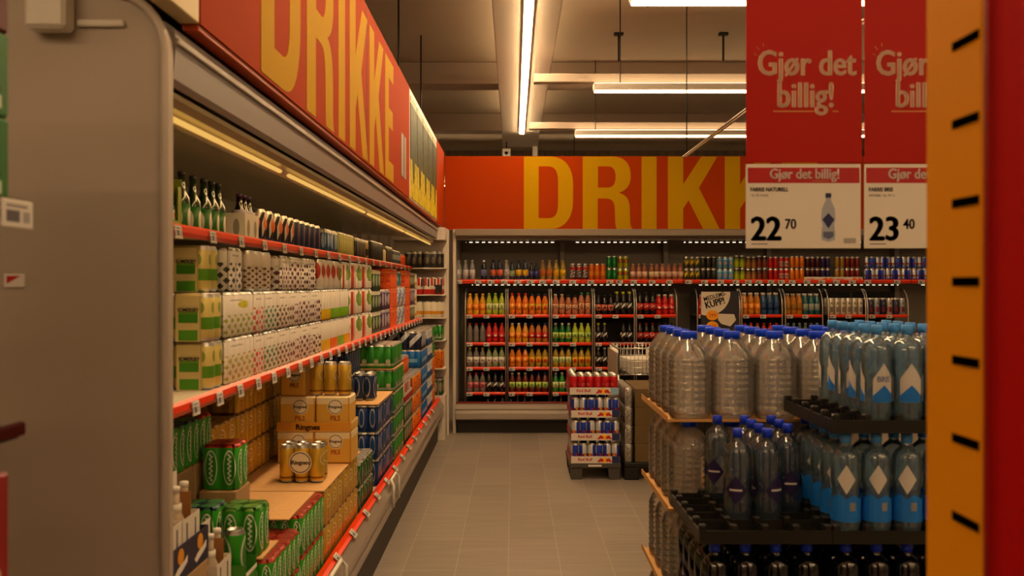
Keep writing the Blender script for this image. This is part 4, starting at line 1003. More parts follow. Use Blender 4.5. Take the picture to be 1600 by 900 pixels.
# tall golden stack at the far edge of the sheet
ringnes_box(4.36, .79, ZS2, .20, .178, .155, 'lower right golden beer carton of the tall stack, behind the gold six-pack')
ringnes_box(4.36, .97, ZS2, .20, .18, .155, 'lower left golden beer carton of the tall stack, behind the gold six-pack')
tr_z = ZS2 + .1557
t = thing('card_tray', 'golden card tray on the lower golden carton, lettered on its front', 'tray', (-.97, 4.46, tr_z), 0)
b = B(); b.box(-.18, .18, -.10, .10, 0, .003, GOLDB); b.box(-.18, .18, -.10, -.097, .003, .045, P('gold_card', '#d8962e', .5)); b.box(-.18, .18, .097, .1, .003, .045, GOLDB); b.box(-.18, -.177, -.097, .097, .003, .045, GOLDB); b.box(.177, .18, -.097, .097, .003, .045, GOLDB)
obj('tray', b, t)
flat('lettering', text_mesh('Ringnes', .038, BRP, .03, 1.0, .0004, 'CENTER'), t, (-.03, -.1006, .01))
ringnes_box(4.375, .80, tr_z + .0035, .175, .165, .165, 'right golden beer carton standing in the golden card tray')
ringnes_box(4.375, .970, tr_z + .0035, .175, .17, .165, 'left golden beer carton standing in the golden card tray')
zz = tr_z + .1692
for i, lt in enumerate((.835, .905, .975)):
    thing('beer_can', f"{ofn(2 - i, 3)} tall gold cans on top of the golden cartons", 'can', (-lt, 4.44, zz), 0, 'gold cans on the golden stack', can_mesh(GOLDC, .033, .165, 18))
ringnes_box(4.38, 1.02, zz, .17, .12, .15, 'golden beer carton beside the three gold cans, top of the stack', True)
# rear row of golden cans cases along the back
for k, (yy, n) in enumerate(((3.50, 2), (3.905, 3), (4.31, 3))):
    for j in range(n):
        block(shell_mesh(GOLDP, lids(4, 6, '#e0bc70', '#8a6424'), 6, 4, .033, .150), f"{ORD[j]} gold case from the sheet up, {['near', 'middle', 'far'][k]} stack of the rear row", 'beer case', yy, 1.20, ZS2 + .0005 + j * .1512, .396, .264, 'gold cases of the rear row', 'beer_case')
        if j == 0:
            for q in range(2):
                block(shell_mesh(GOLDP, lids(4, 6, '#e0bc70', '#8a6424'), 6, 4, .033, .158), f"{['lower', 'upper'][q]} gold case under the {['near', 'middle', 'far'][k]} stack of the rear row", 'beer case', yy, 1.255, ZD + q * .1592, .396, .264, 'gold cases of the rear row', 'beer_case')
# --- lower deck: green beer
GRC = L('green_can_oval', '#35a022', [('ell', .5, .5, .36, .40, '#e6eedd'), ('ell', .5, .5, .29, .34, '#2f9420'), ('squig', .5, .06, 62, .06, .2, .8, '#e6eedd'), ('rect', 0, .92, 1, 1, '#b8c8b0')], rep=(2, 1), off=(.5, 0), rough=.3, metal=.3)
GRP = L('green_pack', '#35a022', [('ell', .5, .5, .34, .38, '#e6eedd'), ('ell', .5, .5, .29, .34, '#2f9420'), ('squig', .5, .06, 62, .06, .2, .8, '#e6eedd'), ('rect', 0, .9, 1, 1, '#c02818')], rep=(3, 1), rough=.3, metal=.2)
GRTOP = lids(4, 6, '#c83a1c', '#8a1a10'); GRT2 = lids(2, 3, '#3a9a2a', '#1a5a18')
GREEN6 = lambda n: L('green_pack6', '#35a022', [('ell', .5, .5, .34, .38, '#e6eedd'), ('ell', .5, .5, .29, .34, '#2f9420'), ('squig', .5, .06, 62, .06, .2, .8, '#e6eedd')], rep=(6, 1), rough=.28, metal=.1)
def greencase(y0, lat, z, label, ny=6, nx=4, h=.158, top=None):
    block(shell_mesh(GREEN6(6), top or lids(nx, ny, '#c83a1c', '#8a1a10'), ny, nx, .033, h), label, 'beer case', y0, lat, z, .066 * ny, .066 * nx, 'green beer cases', 'beer_case')
for j in range(2): greencase(3.40, .80, ZD + j * .1592, f"{['lower', 'upper'][j]} green beer case with red top at the aisle edge")
for j in range(2): greencase(3.40, 1.068, ZD + j * .1592, f"{['lower', 'upper'][j]} green beer case behind the red-topped aisle-edge pair", nx=2)
sheet(-1.19, -.835, 3.33, 3.775, ZS, 'tan cardboard sheet on the green cases with red tops')
for j in range(2): greencase(2.98, .80, ZD + j * .140, f"{['lower', 'upper'][j]} green beer case of the near low stack at aisle edge", h=.138)
sheet(-1.12, -.835, 2.98, 3.19, ZD + 2 * .140 + .0008, 'small tan cardboard sheet on the near low green stack')
sixg = 'green packs stacked at the near end of the deck'
for j in range(2): greencase(2.98, 1.07, ZD + j * .140, f"{['lower', 'upper'][j]} green case under the stepped green packs", ny=6, nx=3, h=.138)
z0 = ZD + 2 * .140 + .0008
def pack6(y0, lat, z, label, ny, nx, top, h=.165):
    block(shell_mesh(GREEN6(3) if ny != 2 else GRP2, top, ny, nx, .033, h), label, 'drink pack', y0, lat, z, .066 * ny, .066 * nx, 'green packs stacked at the near end of the deck', 'beer_case')
GRP2 = L('green_pack2', '#35a022', [('ell', .5, .5, .34, .38, '#e6eedd'), ('ell', .5, .5, .29, .34, '#2f9420'), ('squig', .5, .06, 62, .06, .2, .8, '#e6eedd'), ('rect', 0, .93, 1, 1, '#6ab83a')], rep=(2, 1), rough=.28, metal=.1)
def base_carton(y0, lat, w, d, h, label):
    block(carton_mesh(P('plain_card', '#a88a60', .7), CARD, w, d, h), label, 'carton', y0, lat, z0, w, d, 'cartons under the green packs', 'drink_carton')
base_carton(3.195, 1.135, .20, .13, .27, 'far plain carton under the tall rear green packs')
base_carton(3.20, .99, .17, .135, .175, 'plain carton under the red-topped green pack of the steps')
base_carton(2.985, 1.135, .20, .13, .27, 'near plain carton under the tall rear green packs'); 
pack6(2.985, .845, z0 + .0045, 'lowest green pack of the steps, standing on the small cardboard sheet', 2, 2, lids(2, 2, '#7ac04a', '#2a6a1c'))
pack6(2.99, .99, z0 + .0045, 'second green pack of the steps with navy lids showing', 2, 2, lids(2, 2, '#3a9a4a', '#14204a'))
pack6(3.21, .985, z0 + .1755, 'red-topped green pack high on the steps', 2, 2, lids(2, 2, '#e0401c', '#8a1a10'))
for i, yy in enumerate((2.985, 3.12, 3.255)):
    pack6(yy, 1.135, z0 + .2710, f"{['nearest', 'middle', 'farthest'][i]} tall rear green pack with white oval, under the middle shelf", 2, 2, lids(2, 2, '#e0401c' if i == 2 else '#3a9a4a', '#14401a'))
# --- near end of the deck: white bottle carriers in a navy tray
NAVY = P('navy_card', '#1c1c3c', .5); WCAR = P('white_carrier_card', '#dcd6ca', .55); WCL = L('white_carrier_print', '#dcd6ca', [('ell', .5, .35, .18, .2, '#d89a1c'), ('rect', .42, .55, .58, .9, '#2a2a4a')], rep=(2, 1), rough=.55)
for j in range(2):
    block(carton_mesh(P('plain_card', '#a88a60', .7), CARD, .31, .40, .195), f"{['lower', 'upper'][j]} brown carton under the navy bottle tray at the near end", 'carton', 2.33, .90, ZD + j * .1958, .31, .40, 'brown cartons under the navy tray', 'drink_carton')
zt = ZD + 2 * .1958 + .0008
t = thing('card_tray', 'navy card tray of white bottle carriers at the near end of the deck', 'tray', (-1.09, 2.545, zt), 0)
b = B(); b.box(-.19, .19, -.23, .1, 0, .003, NAVY); b.box(.187, .19, -.23, .1, .003, .095, NAVY); b.box(-.19, -.187, -.23, .1, .003, .095, NAVY); b.box(-.187, .187, -.23, -.227, .003, .095, NAVY); b.box(-.187, .187, .097, .1, .003, .095, NAVY)
obj('tray', b, t)
for i, yy in enumerate((-.15, .0)):
    flat('emblem', curve_mesh([ellpts(0, 0, .022, .022)], P('amber_print', '#e0981c', .5), .0005), t, (.1905, yy + .03, .066), '+x')
    flat('script', curve_mesh([[(-.045, 0), (-.02, .012), (.03, .022), (.05, .03), (.048, .012), (.02, .002), (-.03, -.012)]], WHITE, .0005), t, (.1905, yy + .03, .026), '+x')
CLB = P('clear_beer_glass', '#b8a890', .1, 0, coat=.7)
def carrier(y, lat, z, label, n=2, base=None):
    r = thing('bottle_carrier', label, 'bottle carrier', (-lat, y, z), 0, 'white carriers of clear bottles')
    b = B(); hw = .066
    b.box(-.066, .066, -hw, hw, 0, .003, WCL); 
    for s in (-1, 1): b.box(min(s * .066, s * .0645), max(s * .066, s * .0645), -hw, hw, .003, .15, WCL)
    for s in (-1, 1): b.box(-.0645, .0645, s * hw - (.0015 if s > 0 else 0), s * hw + (.0015 if s < 0 else 0), .003, .15, WCL)
    b.box(-.001, .001, -hw + .002, hw - .002, .003, .262, WCAR); b.box(-.0645, .0645, -.001, .001, .003, .215, P('brown_divider', '#9a6a38', .7))
    obj('carton', b, r)
    f = None
    for ix in (-1, 1):
        for iy in (-1, 1):
            if f is None:
                bo = f = obj('bottle', bottle_mesh(CLB, .0285, .232, 14, None, 'beer'), r, (ix * .033, iy * .033, .0036))
            else: bo = obj('bottle', f.data, r, (ix * .033, iy * .033, .0036))
            obj('neck_label', band_mesh(WCAR, .0165, .155, .185), bo); obj('cap', cap_mesh(WHITE, .0128, .217, .233), bo)
    return r
for i, (yy, lt) in enumerate(((2.39, .975), (2.53, .975), (2.39, 1.115), (2.53, 1.115))):
    carrier(yy + .0, lt, zt + .0035, f"{['near', 'far'][i % 2]} white carrier of clear bottles, {['aisle', 'inner'][i // 2]} side of the navy tray")
t2 = thing('card_tray', 'white card tray with dark square holding one white carrier, beside the navy tray', 'tray', (-.955, 2.765, ZD), 0)
b = B(); b.box(-.075, .075, -.10, .08, 0, .20, WCAR, .003); b.box(-.075, .075, -.10, -.098, .2, .26, WCAR); b.box(.073, .075, -.098, .08, .2, .26, WCAR); b.box(-.075, -.073, -.098, .08, .2, .26, WCAR); b.box(-.073, .073, .078, .08, .2, .26, WCAR)
obj('tray', b, t2); obj('dark_square', B().box(.0751, .0757, -.05, .01, .14, .21, P('dark_square', '#2a2420', .5)), t2)
carrier(2.755, .955, ZD + .2006, 'white carrier of clear bottles in the white card tray')

gt = thing('card_tray', 'green card tray holding one green can, in front of the green steps', 'tray', (-.91, 2.908, ZD), 0)
GC = P('green_card', '#3f8a2a', .5)
b = B(); b.box(-.06, .06, -.058, .058, 0, .235, GC, .003); b.box(-.06, .06, -.058, -.056, .235, .30, GC); b.box(-.06, .06, .056, .058, .235, .30, GC); b.box(.058, .06, -.056, .056, .235, .275, GC); b.box(-.06, -.058, -.056, .056, .235, .30, GC)
obj('tray', b, gt); obj('white_edge', B().box(.0602, .0612, -.058, .058, .262, .275, WHITE), gt)
thing('beer_can', 'single green can standing in the green card tray', 'can', (-.905, 2.915, ZD + .2358), .4, None, can_mesh(GRC, .033, .165, 18))
# --- lower deck, farther on
DGR = L('deepgreen_pack', '#1a5a20', [('ell', .5, .5, .36, .34, '#9aa890'), ('ell', .5, .5, .28, .28, '#1c4a1e')], rep=(3, 1), rough=.32, metal=.2)
DGR6 = L('deepgreen_pack6', '#1a5a20', [('ell', .5, .5, .36, .34, '#8a9a80'), ('ell', .5, .5, .28, .28, '#1c4a1e')], rep=(6, 1), rough=.32, metal=.2)
def deckstack(mat, y0, lat, n, ny, nx, h, desc, group, top=None, z=ZD, cover=None):
    for j in range(n):
        block(shell_mesh(mat, top or lids(nx, ny), ny, nx, .033, h), f"{ORD[j]} {desc}, from below" if n > 1 else desc, 'beer case', y0, lat, z + j * (h + .0012), .066 * ny, .066 * nx, group, 'beer_case')
    return z + n * (h + .0012)
deckstack(DGR6, 4.66, .80, 2, 7, 3, .13, 'dark green case of the low stack past the golden stack', 'dark green cases on the deck')
for i, yy in enumerate((4.72, 4.80)):
    thing('beer_can', f"{['near', 'far'][i]} green can standing on the low dark green cases", 'can', (-.90, yy, ZD + 2 * .1312 + .0006), 0, 'green cans on the dark green cases', can_mesh(GRC, .033, .165, 16))
BLU = L('navyblue_pack', '#183a78', [('ell', .5, .52, .26, .36, '#a0a4b0'), ('ell', .5, .52, .19, .28, '#1c4a8a'), ('rect', 0, .86, 1, .93, '#0c1428')], rep=(6, 1), rough=.3, metal=.25)
VIO = L('violetblue_pack', '#2c2a6a', [('ell', .5, .5, .3, .34, '#8a88b0'), ('rect', 0, .0, 1, .12, '#3a3a8a')], rep=(4, 1), rough=.32, metal=.2)
zb = deckstack(BLU, 5.30, .80, 3, 10, 6, .16, 'blue can case of the board-topped blue stack', 'blue cases on the deck')
o = thing('cardboard_sheet', 'tan cardboard sheet on top of the blue cases', 'cardboard', (-1.0, 5.63, zb), 0, None, B().box(-.2, .2, -.33, .33, 0, .004, CARD).mesh('cardboard_sheet'))
deckstack(BLU, 5.42, .99, 2, 6, 3, .155, 'blue can case on the tan board, inner side', 'blue cases on the board', z=zb + .0045)
sixpack(5.46, .845, zb + .0045, 'small blue can pack standing on the aisle side of the tan board', nx=2, ny=2, mat=L('navyblue_can', '#1a3058', [('ell', .5, .5, .36, .38, '#a0a4b0'), ('ell', .5, .5, .28, .3, '#20386a')], rep=(3, 1), off=(.5, 0), rough=.3, metal=.3), logo=False, group='blue can packs on the board')
TUB = L('green_label_pack', '#1f7a26', [('ell', .5, .55, .3, .3, '#3a9a34'), ('rect', 0, .12, 1, .22, '#b8c0a8'), ('ell', .5, .3, .2, .1, '#c8ccb8')], rep=(5, 1), rough=.32, metal=.2)
zg = deckstack(TUB, 6.02, .80, 4, 8, 6, .155, 'bright green case of the tall green stack', 'bright green cases on the deck')
thing('cardboard_sheet', 'tan cardboard sheet near the top of the tall green stack', 'cardboard', (-1.0, 6.28, zg), 0, None, B().box(-.2, .2, -.265, .265, 0, .004, CARD).mesh('cardboard_sheet'))
deckstack(TUB, 6.03, .805, 1, 7, 6, .16, 'bright green case on the cardboard sheet, topping the tall green stack', 'bright green cases on the deck', z=zg + .0045)
RW = L('redwhite_pack', '#d0c8bc', [('rect', 0, .0, 1, .3, '#b82014'), ('rect', .1, .5, .5, .95, '#b02418'), ('rect', .6, .45, .9, .9, '#3a1c18')], rep=(3, 1), rough=.4)
RWG = L('redgreen_pack', '#1c4424', [('ell', .5, .5, .3, .3, '#8a8a70'), ('rect', 0, 0, .08, 1, '#d0c0b0')], rep=(4, 1), rough=.4)
deckstack(RW, 6.58, .80, 1, 8, 6, .158, 'red and white case topping the mixed stack', 'mixed cases on the deck', z=ZD + 2 * .1592)
deckstack(RWG, 6.58, .80, 2, 8, 6, .158, 'green and white case at the foot of the mixed stack', 'mixed cases on the deck')
deckstack(RW, 6.58, .92, 1, 8, 4, .13, 'dark-topped red case set back on the mixed stack', 'mixed cases on the deck', z=ZD + 3 * .1592)
ORC = L('orangecan_pack', '#d8700c', [('noise', 6, .58, '#a83a10'), ('rect', 0, .85, 1, .95, '#e0a040')], rep=(2, 1), rough=.4)
RDC = L('redorange_pack', '#c83a10', [('ell', .5, .5, .3, .3, '#e09040')], rep=(3, 1), rough=.4)
deckstack(ORC, 7.14, .80, 3, 10, 6, .155, 'orange case of the orange stack', 'orange cases on the deck')
deckstack(RDC, 7.16, .88, 1, 6, 5, .14, 'red-orange case topping the orange stack', 'orange cases on the deck', z=ZD + 3 * .1562)
SKY = L('skyblue_pack', '#1468b8', [('rect', .1, .3, .9, .5, '#7ab0d8'), ('rect', 0, .92, 1, 1, '#b8c8d0')], rough=.35, metal=.1)
SKC = L('blackblue_pack', '#101c38', [('diag', -.7, .1, .45, '#c8ccd0')], rep=(3, 1), rough=.35)
WBL = L('whiteblue_pack', '#c8c8c4', [('rect', 0, 0, 1, .4, '#2a5a98'), ('ell', .5, .7, .25, .15, '#7a92b0')], rep=(3, 1), rough=.4)
deckstack(SKY, 7.84, .80, 4, 8, 6, .155, 'bright blue case of the tall blue stack', 'bright blue cases on the deck')
deckstack(SKC, 7.86, .80, 1, 6, 5, .158, 'black and silver case topping the tall bright blue stack', 'bright blue cases on the deck', z=ZD + 4 * .1562)
deckstack(WBL, 8.40, .80, 5, 7, 6, .155, 'white and blue case of the stack past the bright blue one', 'white and blue cases on the deck')
deckstack(TUB, 8.89, .80, 2, 4, 6, .155, 'green case at the far end', 'cases at the far end of the deck', z=ZD + 3 * .1562)
deckstack(ORC, 8.89, .80, 3, 4, 6, .155, 'orange case at the far end', 'cases at the far end of the deck')
for yy, lt, nm in ((4.70, 1.02, 'golden stack'),):
    deckstack(BLU, 4.72, 1.03, 4, 7, 5, .158, 'blue case of the inner stack behind the low green cases', 'inner blue cases')

cg = 'packs on the white corner shelving'
for z, m, h, d in ((.4605, RWG, .17, 'dark mixed pack on the white base'), (.7405, ORC, .2, 'orange pack on the lowest shelf'), (1.0305, TUB, .16, 'green pack on the second shelf'), (1.2625, L('whiteyellow_pack', '#d8d0bc', [], rough=.45), .17, 'white and amber pack on the third shelf'), (1.5005, RW, .18, 'red and white pack on the fourth shelf'), (1.7755, DKP, .17, 'dark pack on the top shelf')):
    for k in range(2):
        block(shell_mesh(m, lids(3, 3), 3, 3, .033, h), f"{['right', 'left'][k]} {d} of the white corner shelving", 'drink pack', 9.225, .725 + k * .202, z, .198, .198, cg)
# ------------------------------------------------------------------ energy drink pallet
pl = thing('small_pallet', 'small grey display pallet with blocky feet in the aisle', 'pallet', (.675, 7.66, 0))
PGR = P('grey_pallet_plastic', '#4a4642', .55)
obj('deck', B().box(-.21, .21, -.31, .31, .095, .135, PGR, .006), pl)
for sx in (-1, 1):
    for sy in (-1, 0, 1): obj('foot', B().prism([(sx * .155 - .05, .0945), (sx * .155 + .05, .0945), (sx * .155 + .042, 0), (sx * .155 - .042, 0)], sy * .25 - .05, sy * .25 + .05, PGR, 'y'), pl)
obj('label', B().box(-.06, .05, -.3115, -.3105, .108, .124, WHITE), pl)
TRW = P('tray_white', '#dcd4ca', .5)
def rbtray(i, z, red=False):
    w, d, hh = .2008, .135, .058
    t = thing('can_tray', f"{['lowest', 'second', 'third', 'red-can top'][i]} white can tray with red lettering on the grey pallet", 'tray', (.675 - (.012 if red else 0), 7.483, z), 0, 'can trays on the grey pallet')
    side = P('tray_red', '#b03040', .5)
    b = B(); b.box(-w, w, -d, d, 0, .003, TRW); b.box(-w, w, -d, -d + .002, .003, hh, TRW); b.box(-w, w, d - .002, d, .003, hh, TRW); b.box(-w, -w + .002, -d + .002, d - .002, .003, hh, side); b.box(w - .002, w, -d + .002, d - .002, .003, hh, side)
    tb = obj('tray', b, t)
    pb = obj('blue_corner', B().box(.135, .199, -d - .0008, -d - .0002, .001, hh, P('print_blue' if not red else 'print_pale_blue', '#1c2a5a' if not red else '#8ab0d0', .5)), t)
    flat('lettering', text_mesh('Red Bull', .034, P('red_print', '#c01512', .5), .025, 1.02, .0004, 'LEFT'), t, (-.145, -d - .0004, .021))
    em = flat('emblem', curve_mesh([ellpts(.065, .028, .025, .022) ], P('sun_print', '#ffc020', .5), .0004), t, (.01, -d - .0003, .0))
    lb_ = [(0, .008), (.016, .022), (.026, .038), (.042, .036), (.052, .028), (.058, .02), (.05, .012), (.044, .006), (.036, .012), (.02, .006)]
    BP = P('bull_print', '#c8281c', .5)
    obj('mark', curve_mesh([lb_], BP, .0003), em, (0, .004, .0006)); obj('mark', curve_mesh([[(.13 - x, y) for x, y in lb_]], BP, .0003), em, (0, .004, .0006))
    return t, d, tb
for i in range(4):
    z = .1355 + i * .188; red = i == 3
    t, d, tb = rbtray(i, z, red)
    cm = can_mesh(RBM if not red else L('can_red_edition', '#cc1420', [('rect', .3, .2, .7, .7, '#a80e1a'), ('ell', .5, .5, .2, .1, '#d84a50'), ('ell', 0, .5, .2, .1, '#d84a50')], rep=(2, 1), off=(.5, 0), rough=.3, metal=.3), .0328, .158, 16)
    for rank in range(4):
        for k in range(6):
            if rank > 0 and not red and k > 0: continue
            lb = f"{ofn(k, 6)} {'red' if red else 'blue and silver'} cans, {ORD[rank]} rank of the {['lowest', 'second', 'third', 'top'][i]} pallet tray"
            if rank > 0 and not red: lb = f"blue and silver can at left end, {ORD[rank]} rank of the {['lowest', 'second', 'third'][i]} pallet tray"
            o = thing('drink_can', lb, 'can', (t.location.x - .1642 + k * .0657, t.location.y - d + .0355 + rank * .0657, z + .0035), (k * 2.1 + i) % 6.28, f"{'red' if red else 'blue and silver'} cans on the grey pallet", cm)
    # the second tray of each layer, behind
    t2_ = thing('can_tray', f"rear white can tray of the {['lowest', 'second', 'third', 'top'][i]} layer on the grey pallet", 'tray', (t.location.x, 7.756, z), 0, 'can trays on the grey pallet')
    obj('tray', tb.data, t2_)
    for k in range(4): thing('drink_can', f"left-end can, {ORD[k]} rank of the rear tray, {['lowest', 'second', 'third', 'top'][i]} pallet layer", 'can', (t.location.x - .1642, 7.756 - d + .0355 + k * .0657, z + .0035), 0, 'cans of the rear trays', cm)
    if i < 3:
        for k in range(1, 4):
            thing('drink_can', f"can number {NUM[k + 1]} from left, back rank of rear tray, {['lowest', 'second', 'third', 'top'][i]} pallet layer", 'can', (t.location.x - .1642 + (k * 1.25) * .0657 + .02, 7.756 + d - .0355, z + .0035), 0, 'cans of the rear trays', cm)

# second pallet with wrapped cans and cartons
pl2 = thing('small_pallet', 'black pallet behind the grey display pallet, under cartons and silver cans', 'pallet', (1.10, 7.70, 0))
obj('deck', B().box(-.19, .25, -.36, .36, .10, .14, BLACKP, .006), pl2)
for sx in (-.13, .19):
    for sy in (-.28, .28): obj('foot', B().box(sx - .06, sx + .06, sy - .08, sy + .08, 0, .0995, BLACKP, .006), pl2)
SILV = L('silver_pack', '#a8a49c', [('noise', 10, .55, '#5a5650'), ('rect', 0, 0, 1, .06, '#e0dcd4')], rough=.3, metal=.5)
WOODB = P('worn_cardboard', '#64502f', .8, noise=.2, nscale=14)
for j in range(4):
    block(shell_mesh(SILV, lids(1, 10), 10, 1, .034, .152), f"{['lowest', 'second', 'third', 'top'][j]} silver wrapped row of cans at the edge of the black pallet", 'drink pack', 7.36, -.985, .1405 + j * .1535, .68, .068, 'silver can rows on the black pallet')
    block(carton_mesh(WOODB, WOODB, .68, .30, .150), f"{['lowest', 'second', 'third', 'top'][j]} plain brown carton on the black pallet", 'carton', 7.36, -1.30, .1405 + j * .1515, .68, .30, 'plain cartons on the black pallet', 'drink_carton')
# wire basket trolley standing behind
wb = thing('wire_basket', 'chrome wire basket trolley with grey side panel behind the cartons', 'basket', (1.20, 8.55, 0))
b = B()
x0, x1, y0, y1, zb0, zb1 = -.24, .34, -.38, .38, .78, 1.02
for z in (zb0, .84, .90, .96, zb1):
    b.tube([(x0, y0, z), (x1, y0, z), (x1, y1, z), (x0, y1, z), (x0, y0, z)], .006 if z in (zb0, zb1) else .0035, CHROME)
n = 16
for i in range(n + 1):
    t = i / n
    for p, qv in (((x0 + (x1 - x0) * t, y0), 0), ((x0 + (x1 - x0) * t, y1), 0), ((x0, y0 + (y1 - y0) * t), 1), ((x1, y0 + (y1 - y0) * t), 1)):
        b.tube([(p[0], p[1], zb0), (p[0], p[1], zb1)], .0035, CHROME, 5)
    b.tube([(x0 + (x1 - x0) * t, y0, zb0), (x0 + (x1 - x0) * t, y1, zb0)], .0035, CHROME, 5)
obj('basket', b, wb)
obj('side_panel', B().box(x0 - .02, x0 - .008, y0, y1, .25, .98, GREYM, .004), wb)
for sx in (x0, x1):
    for sy in (y0, y1): obj('leg', B().tube([(sx, sy, .06), (sx, sy, zb0)], .012, CHROME, 8), wb)
    for sy in (y0, y1): obj('caster', B().lathe([(0, -.012), (.03, -.012), (.03, .012), (0, .012)], 16, (sx, sy, .03), BLACKP, 'x'), wb)
thing('paper_box', 'white carton lying in the chrome wire basket', 'box', (1.23, 8.45, .786), .1, None, B().box(-.19, .19, -.2, .2, 0, .13, PAPER, .004).mesh('paper_box'))
thing('paper_box', 'small white card box on the carton in the wire basket', 'box', (1.33, 8.45, .9165), -.2, None, B().box(-.07, .07, -.1, .1, 0, .09, PAPER, .004).mesh('paper_box'))

# ------------------------------------------------------------------ water jugs
JUG = CLEARM('jug_plastic', '#fefdfc', .27, '#fffcf4', .11, .06, .5, 22)
JLAB = P('jug_blue_band', '#5a78c8', .4)
def jug_mesh():
    r = .0775; p = [(0, .008), (.05, .004), (r - .012, 0), (r - .002, .012), (r, .03)]
    z = .045
    while z < .205:
        p += [(r, z), (r - .0035, z + .006), (r, z + .012)]; z += .0225
    p += [(r, .215), (r - .003, .225), (r - .012, .245), (r - .030, .272), (r - .045, .288), (.026, .294), (.025, .306), (0, .306)]
    return B().lathe(p, 28, m=JUG).mesh('water_jug')
JM = jug_mesh(); JC = cap_mesh(P('jug_cap_blue', '#0a48ff', .35), .0305, .291, .319, 20)
JH = B().tube([(-.031, 0, .285), (-.045, 0, .292), (-.06, 0, .275), (-.066, 0, .255)], .006, JUG, 8).mesh('handle')
jp = thing('jug_pallet', 'low pallet under the stack of big water jugs', 'pallet', (.965, 3.553, 0))
WOODP = P('pallet_wood', '#9a7648', .75, noise=.15, nscale=12)
for i in range(5): obj('deck_board', B().box(-.41, .41, -.32 + i * .13, -.21 + i * .13, .118, .138, WOODP, .003), jp)
for x in (-.36, 0, .36): obj('bearer', B().box(x - .05, x + .05, -.32, .31, 0, .1178, WOODP, .003), jp)
JP = .1585
ORANGEC = P('jug_layer_card', '#c8985a', .75, noise=.1)
for lay in range(4):
    z = .1385 + lay * .3225
    o = thing('cardboard_sheet', f"{['lowest', 'second', 'third', 'top'][lay]} tan card layer sheet in the stack of big water jugs", 'cardboard', (.965, 3.553, z), 0, 'layer sheets of the jug stack',
              B().box(-.41, .41, -.325, .325, 0, .003, ORANGEC).box(-.41, -.408, -.325, .325, .003, .022, ORANGEC).box(-.41, .41, -.325, -.323, .003, .010, ORANGEC).mesh('cardboard_sheet'))
    for iy in range(4):
        for ix in range(5):
            if lay < 3 and not (iy == 0 or ix == 0): continue
            x = .965 - 2 * JP + ix * JP + .002; yy = 3.553 - 1.5 * JP + iy * JP - .002
            lb = f"{'front' if iy == 0 else ORD[iy] + '-rank'} water jug, {ORD[ix]} from left, {['lowest', 'second', 'third', 'top'][lay]} layer of jug stack"
            j = thing('water_jug', lb, 'water jug', (x, yy, z + .0035), random.uniform(-.4, .4) + PI * .5, 'big water jugs', JM)
            obj('cap', JC, j)
            if lay == 3: obj('handle', JH, j)

# ------------------------------------------------------------------ trays of bottled water in front
def tray_mesh(nx, ny, p, hh=.058):
    w, d = nx * p / 2 + .012, ny * p / 2 + .012
    b = B(); TB = P('black_tray', '#15130f', .5)
    b.box(-w, w, -d, d, 0, .006, TB)
    for s in (-1, 1):
        # crenellated long walls: solid below, humps above
        ya, yb_ = (-d, -d + .006) if s < 0 else (d - .006, d)
        b.box(-w, w, ya, yb_, .006, hh - .018, TB)
        xa, xb = (-w, -w + .006) if s < 0 else (w - .006, w)
        b.box(xa, xb, -d + .006, d - .006, .006, hh - .018, TB)
    for i in range(nx + 1):
        for j in range(ny + 1):
            x, y = -nx * p / 2 + i * p, -ny * p / 2 + j * p
            x = max(-w + .012, min(w - .012, x)); y = max(-d + .012, min(d - .012, y))
            b.box(x - .0115, x + .0115, y - .0115, y + .0115, .006, hh, TB, .004)
    for i in range(1, nx):
        x = -nx * p / 2 + i * p; b.box(x - .0015, x + .0015, -d + .006, d - .006, .006, hh - .012, TB)
    for j in range(1, ny):
        y = -ny * p / 2 + j * p; b.box(-w + .006, w - .006, y - .0015, y + .0015, .006, hh - .012, TB)
    return b.mesh('bottle_tray'), w, d
TP = .095
TM, TW, TD = tray_mesh(4, 5, TP)
FX0, FY0 = .565, 2.72
LH = .336
wp = thing('water_pallet', 'dark pallet under the black trays of bottled water', 'pallet', (FX0 + 2 * TW, FY0 + TD, 0))
obj('deck', B().box(-2 * TW, 2 * TW, -TD, TD, .11, .14, P('dark_wood', '#3a2a1c', .7), .004), wp)
for x in (-.33, 0, .33): obj('bearer', B().box(x - .05, x + .05, -TD, TD, 0, .1098, P('dark_wood', '#3a2a1c', .7), .004), wp)
def water_bottle_mesh(h=.320, r=.0440):
    p = [(0, .010), (.02, .004), (.035, 0), (r - .003, .010), (r, .03), (r, .10), (r - .004, .115), (r - .004, .155), (r, .17), (r, .225), (r - .0005, .243), (r - .004, .256), (.034, .266), (.0255, .2745), (.0165, .282), (.0145, .290), (.014, .304), (0, .304)]
    return p
BRIS = CLEARM('bluish_bottle', '#d4ecfc', .25, '#bfe4fa', .09, .05); NAT = CLEARM('clear_blue_bottle', '#cfe0f2', .10, '#b0c8e0', .08, .05)
SHADE_ = CLEARM('shade_bottle', '#6a8294', .10, '#2a3844', .07, .05)  # darker bottle copy, shade of the lower trays put into the tint
WBM = {m.name: B().lathe(water_bottle_mesh(), 22, m=m).mesh('water_bottle') for m in (BRIS, NAT, SHADE_)}
CAPL = cap_mesh(P('light_blue_cap', '#4fa4ff', .35), .0168, .292, .320, 16); CAPD = cap_mesh(P('dark_blue_cap', '#1438d8', .35), .0168, .292, .320, 16)
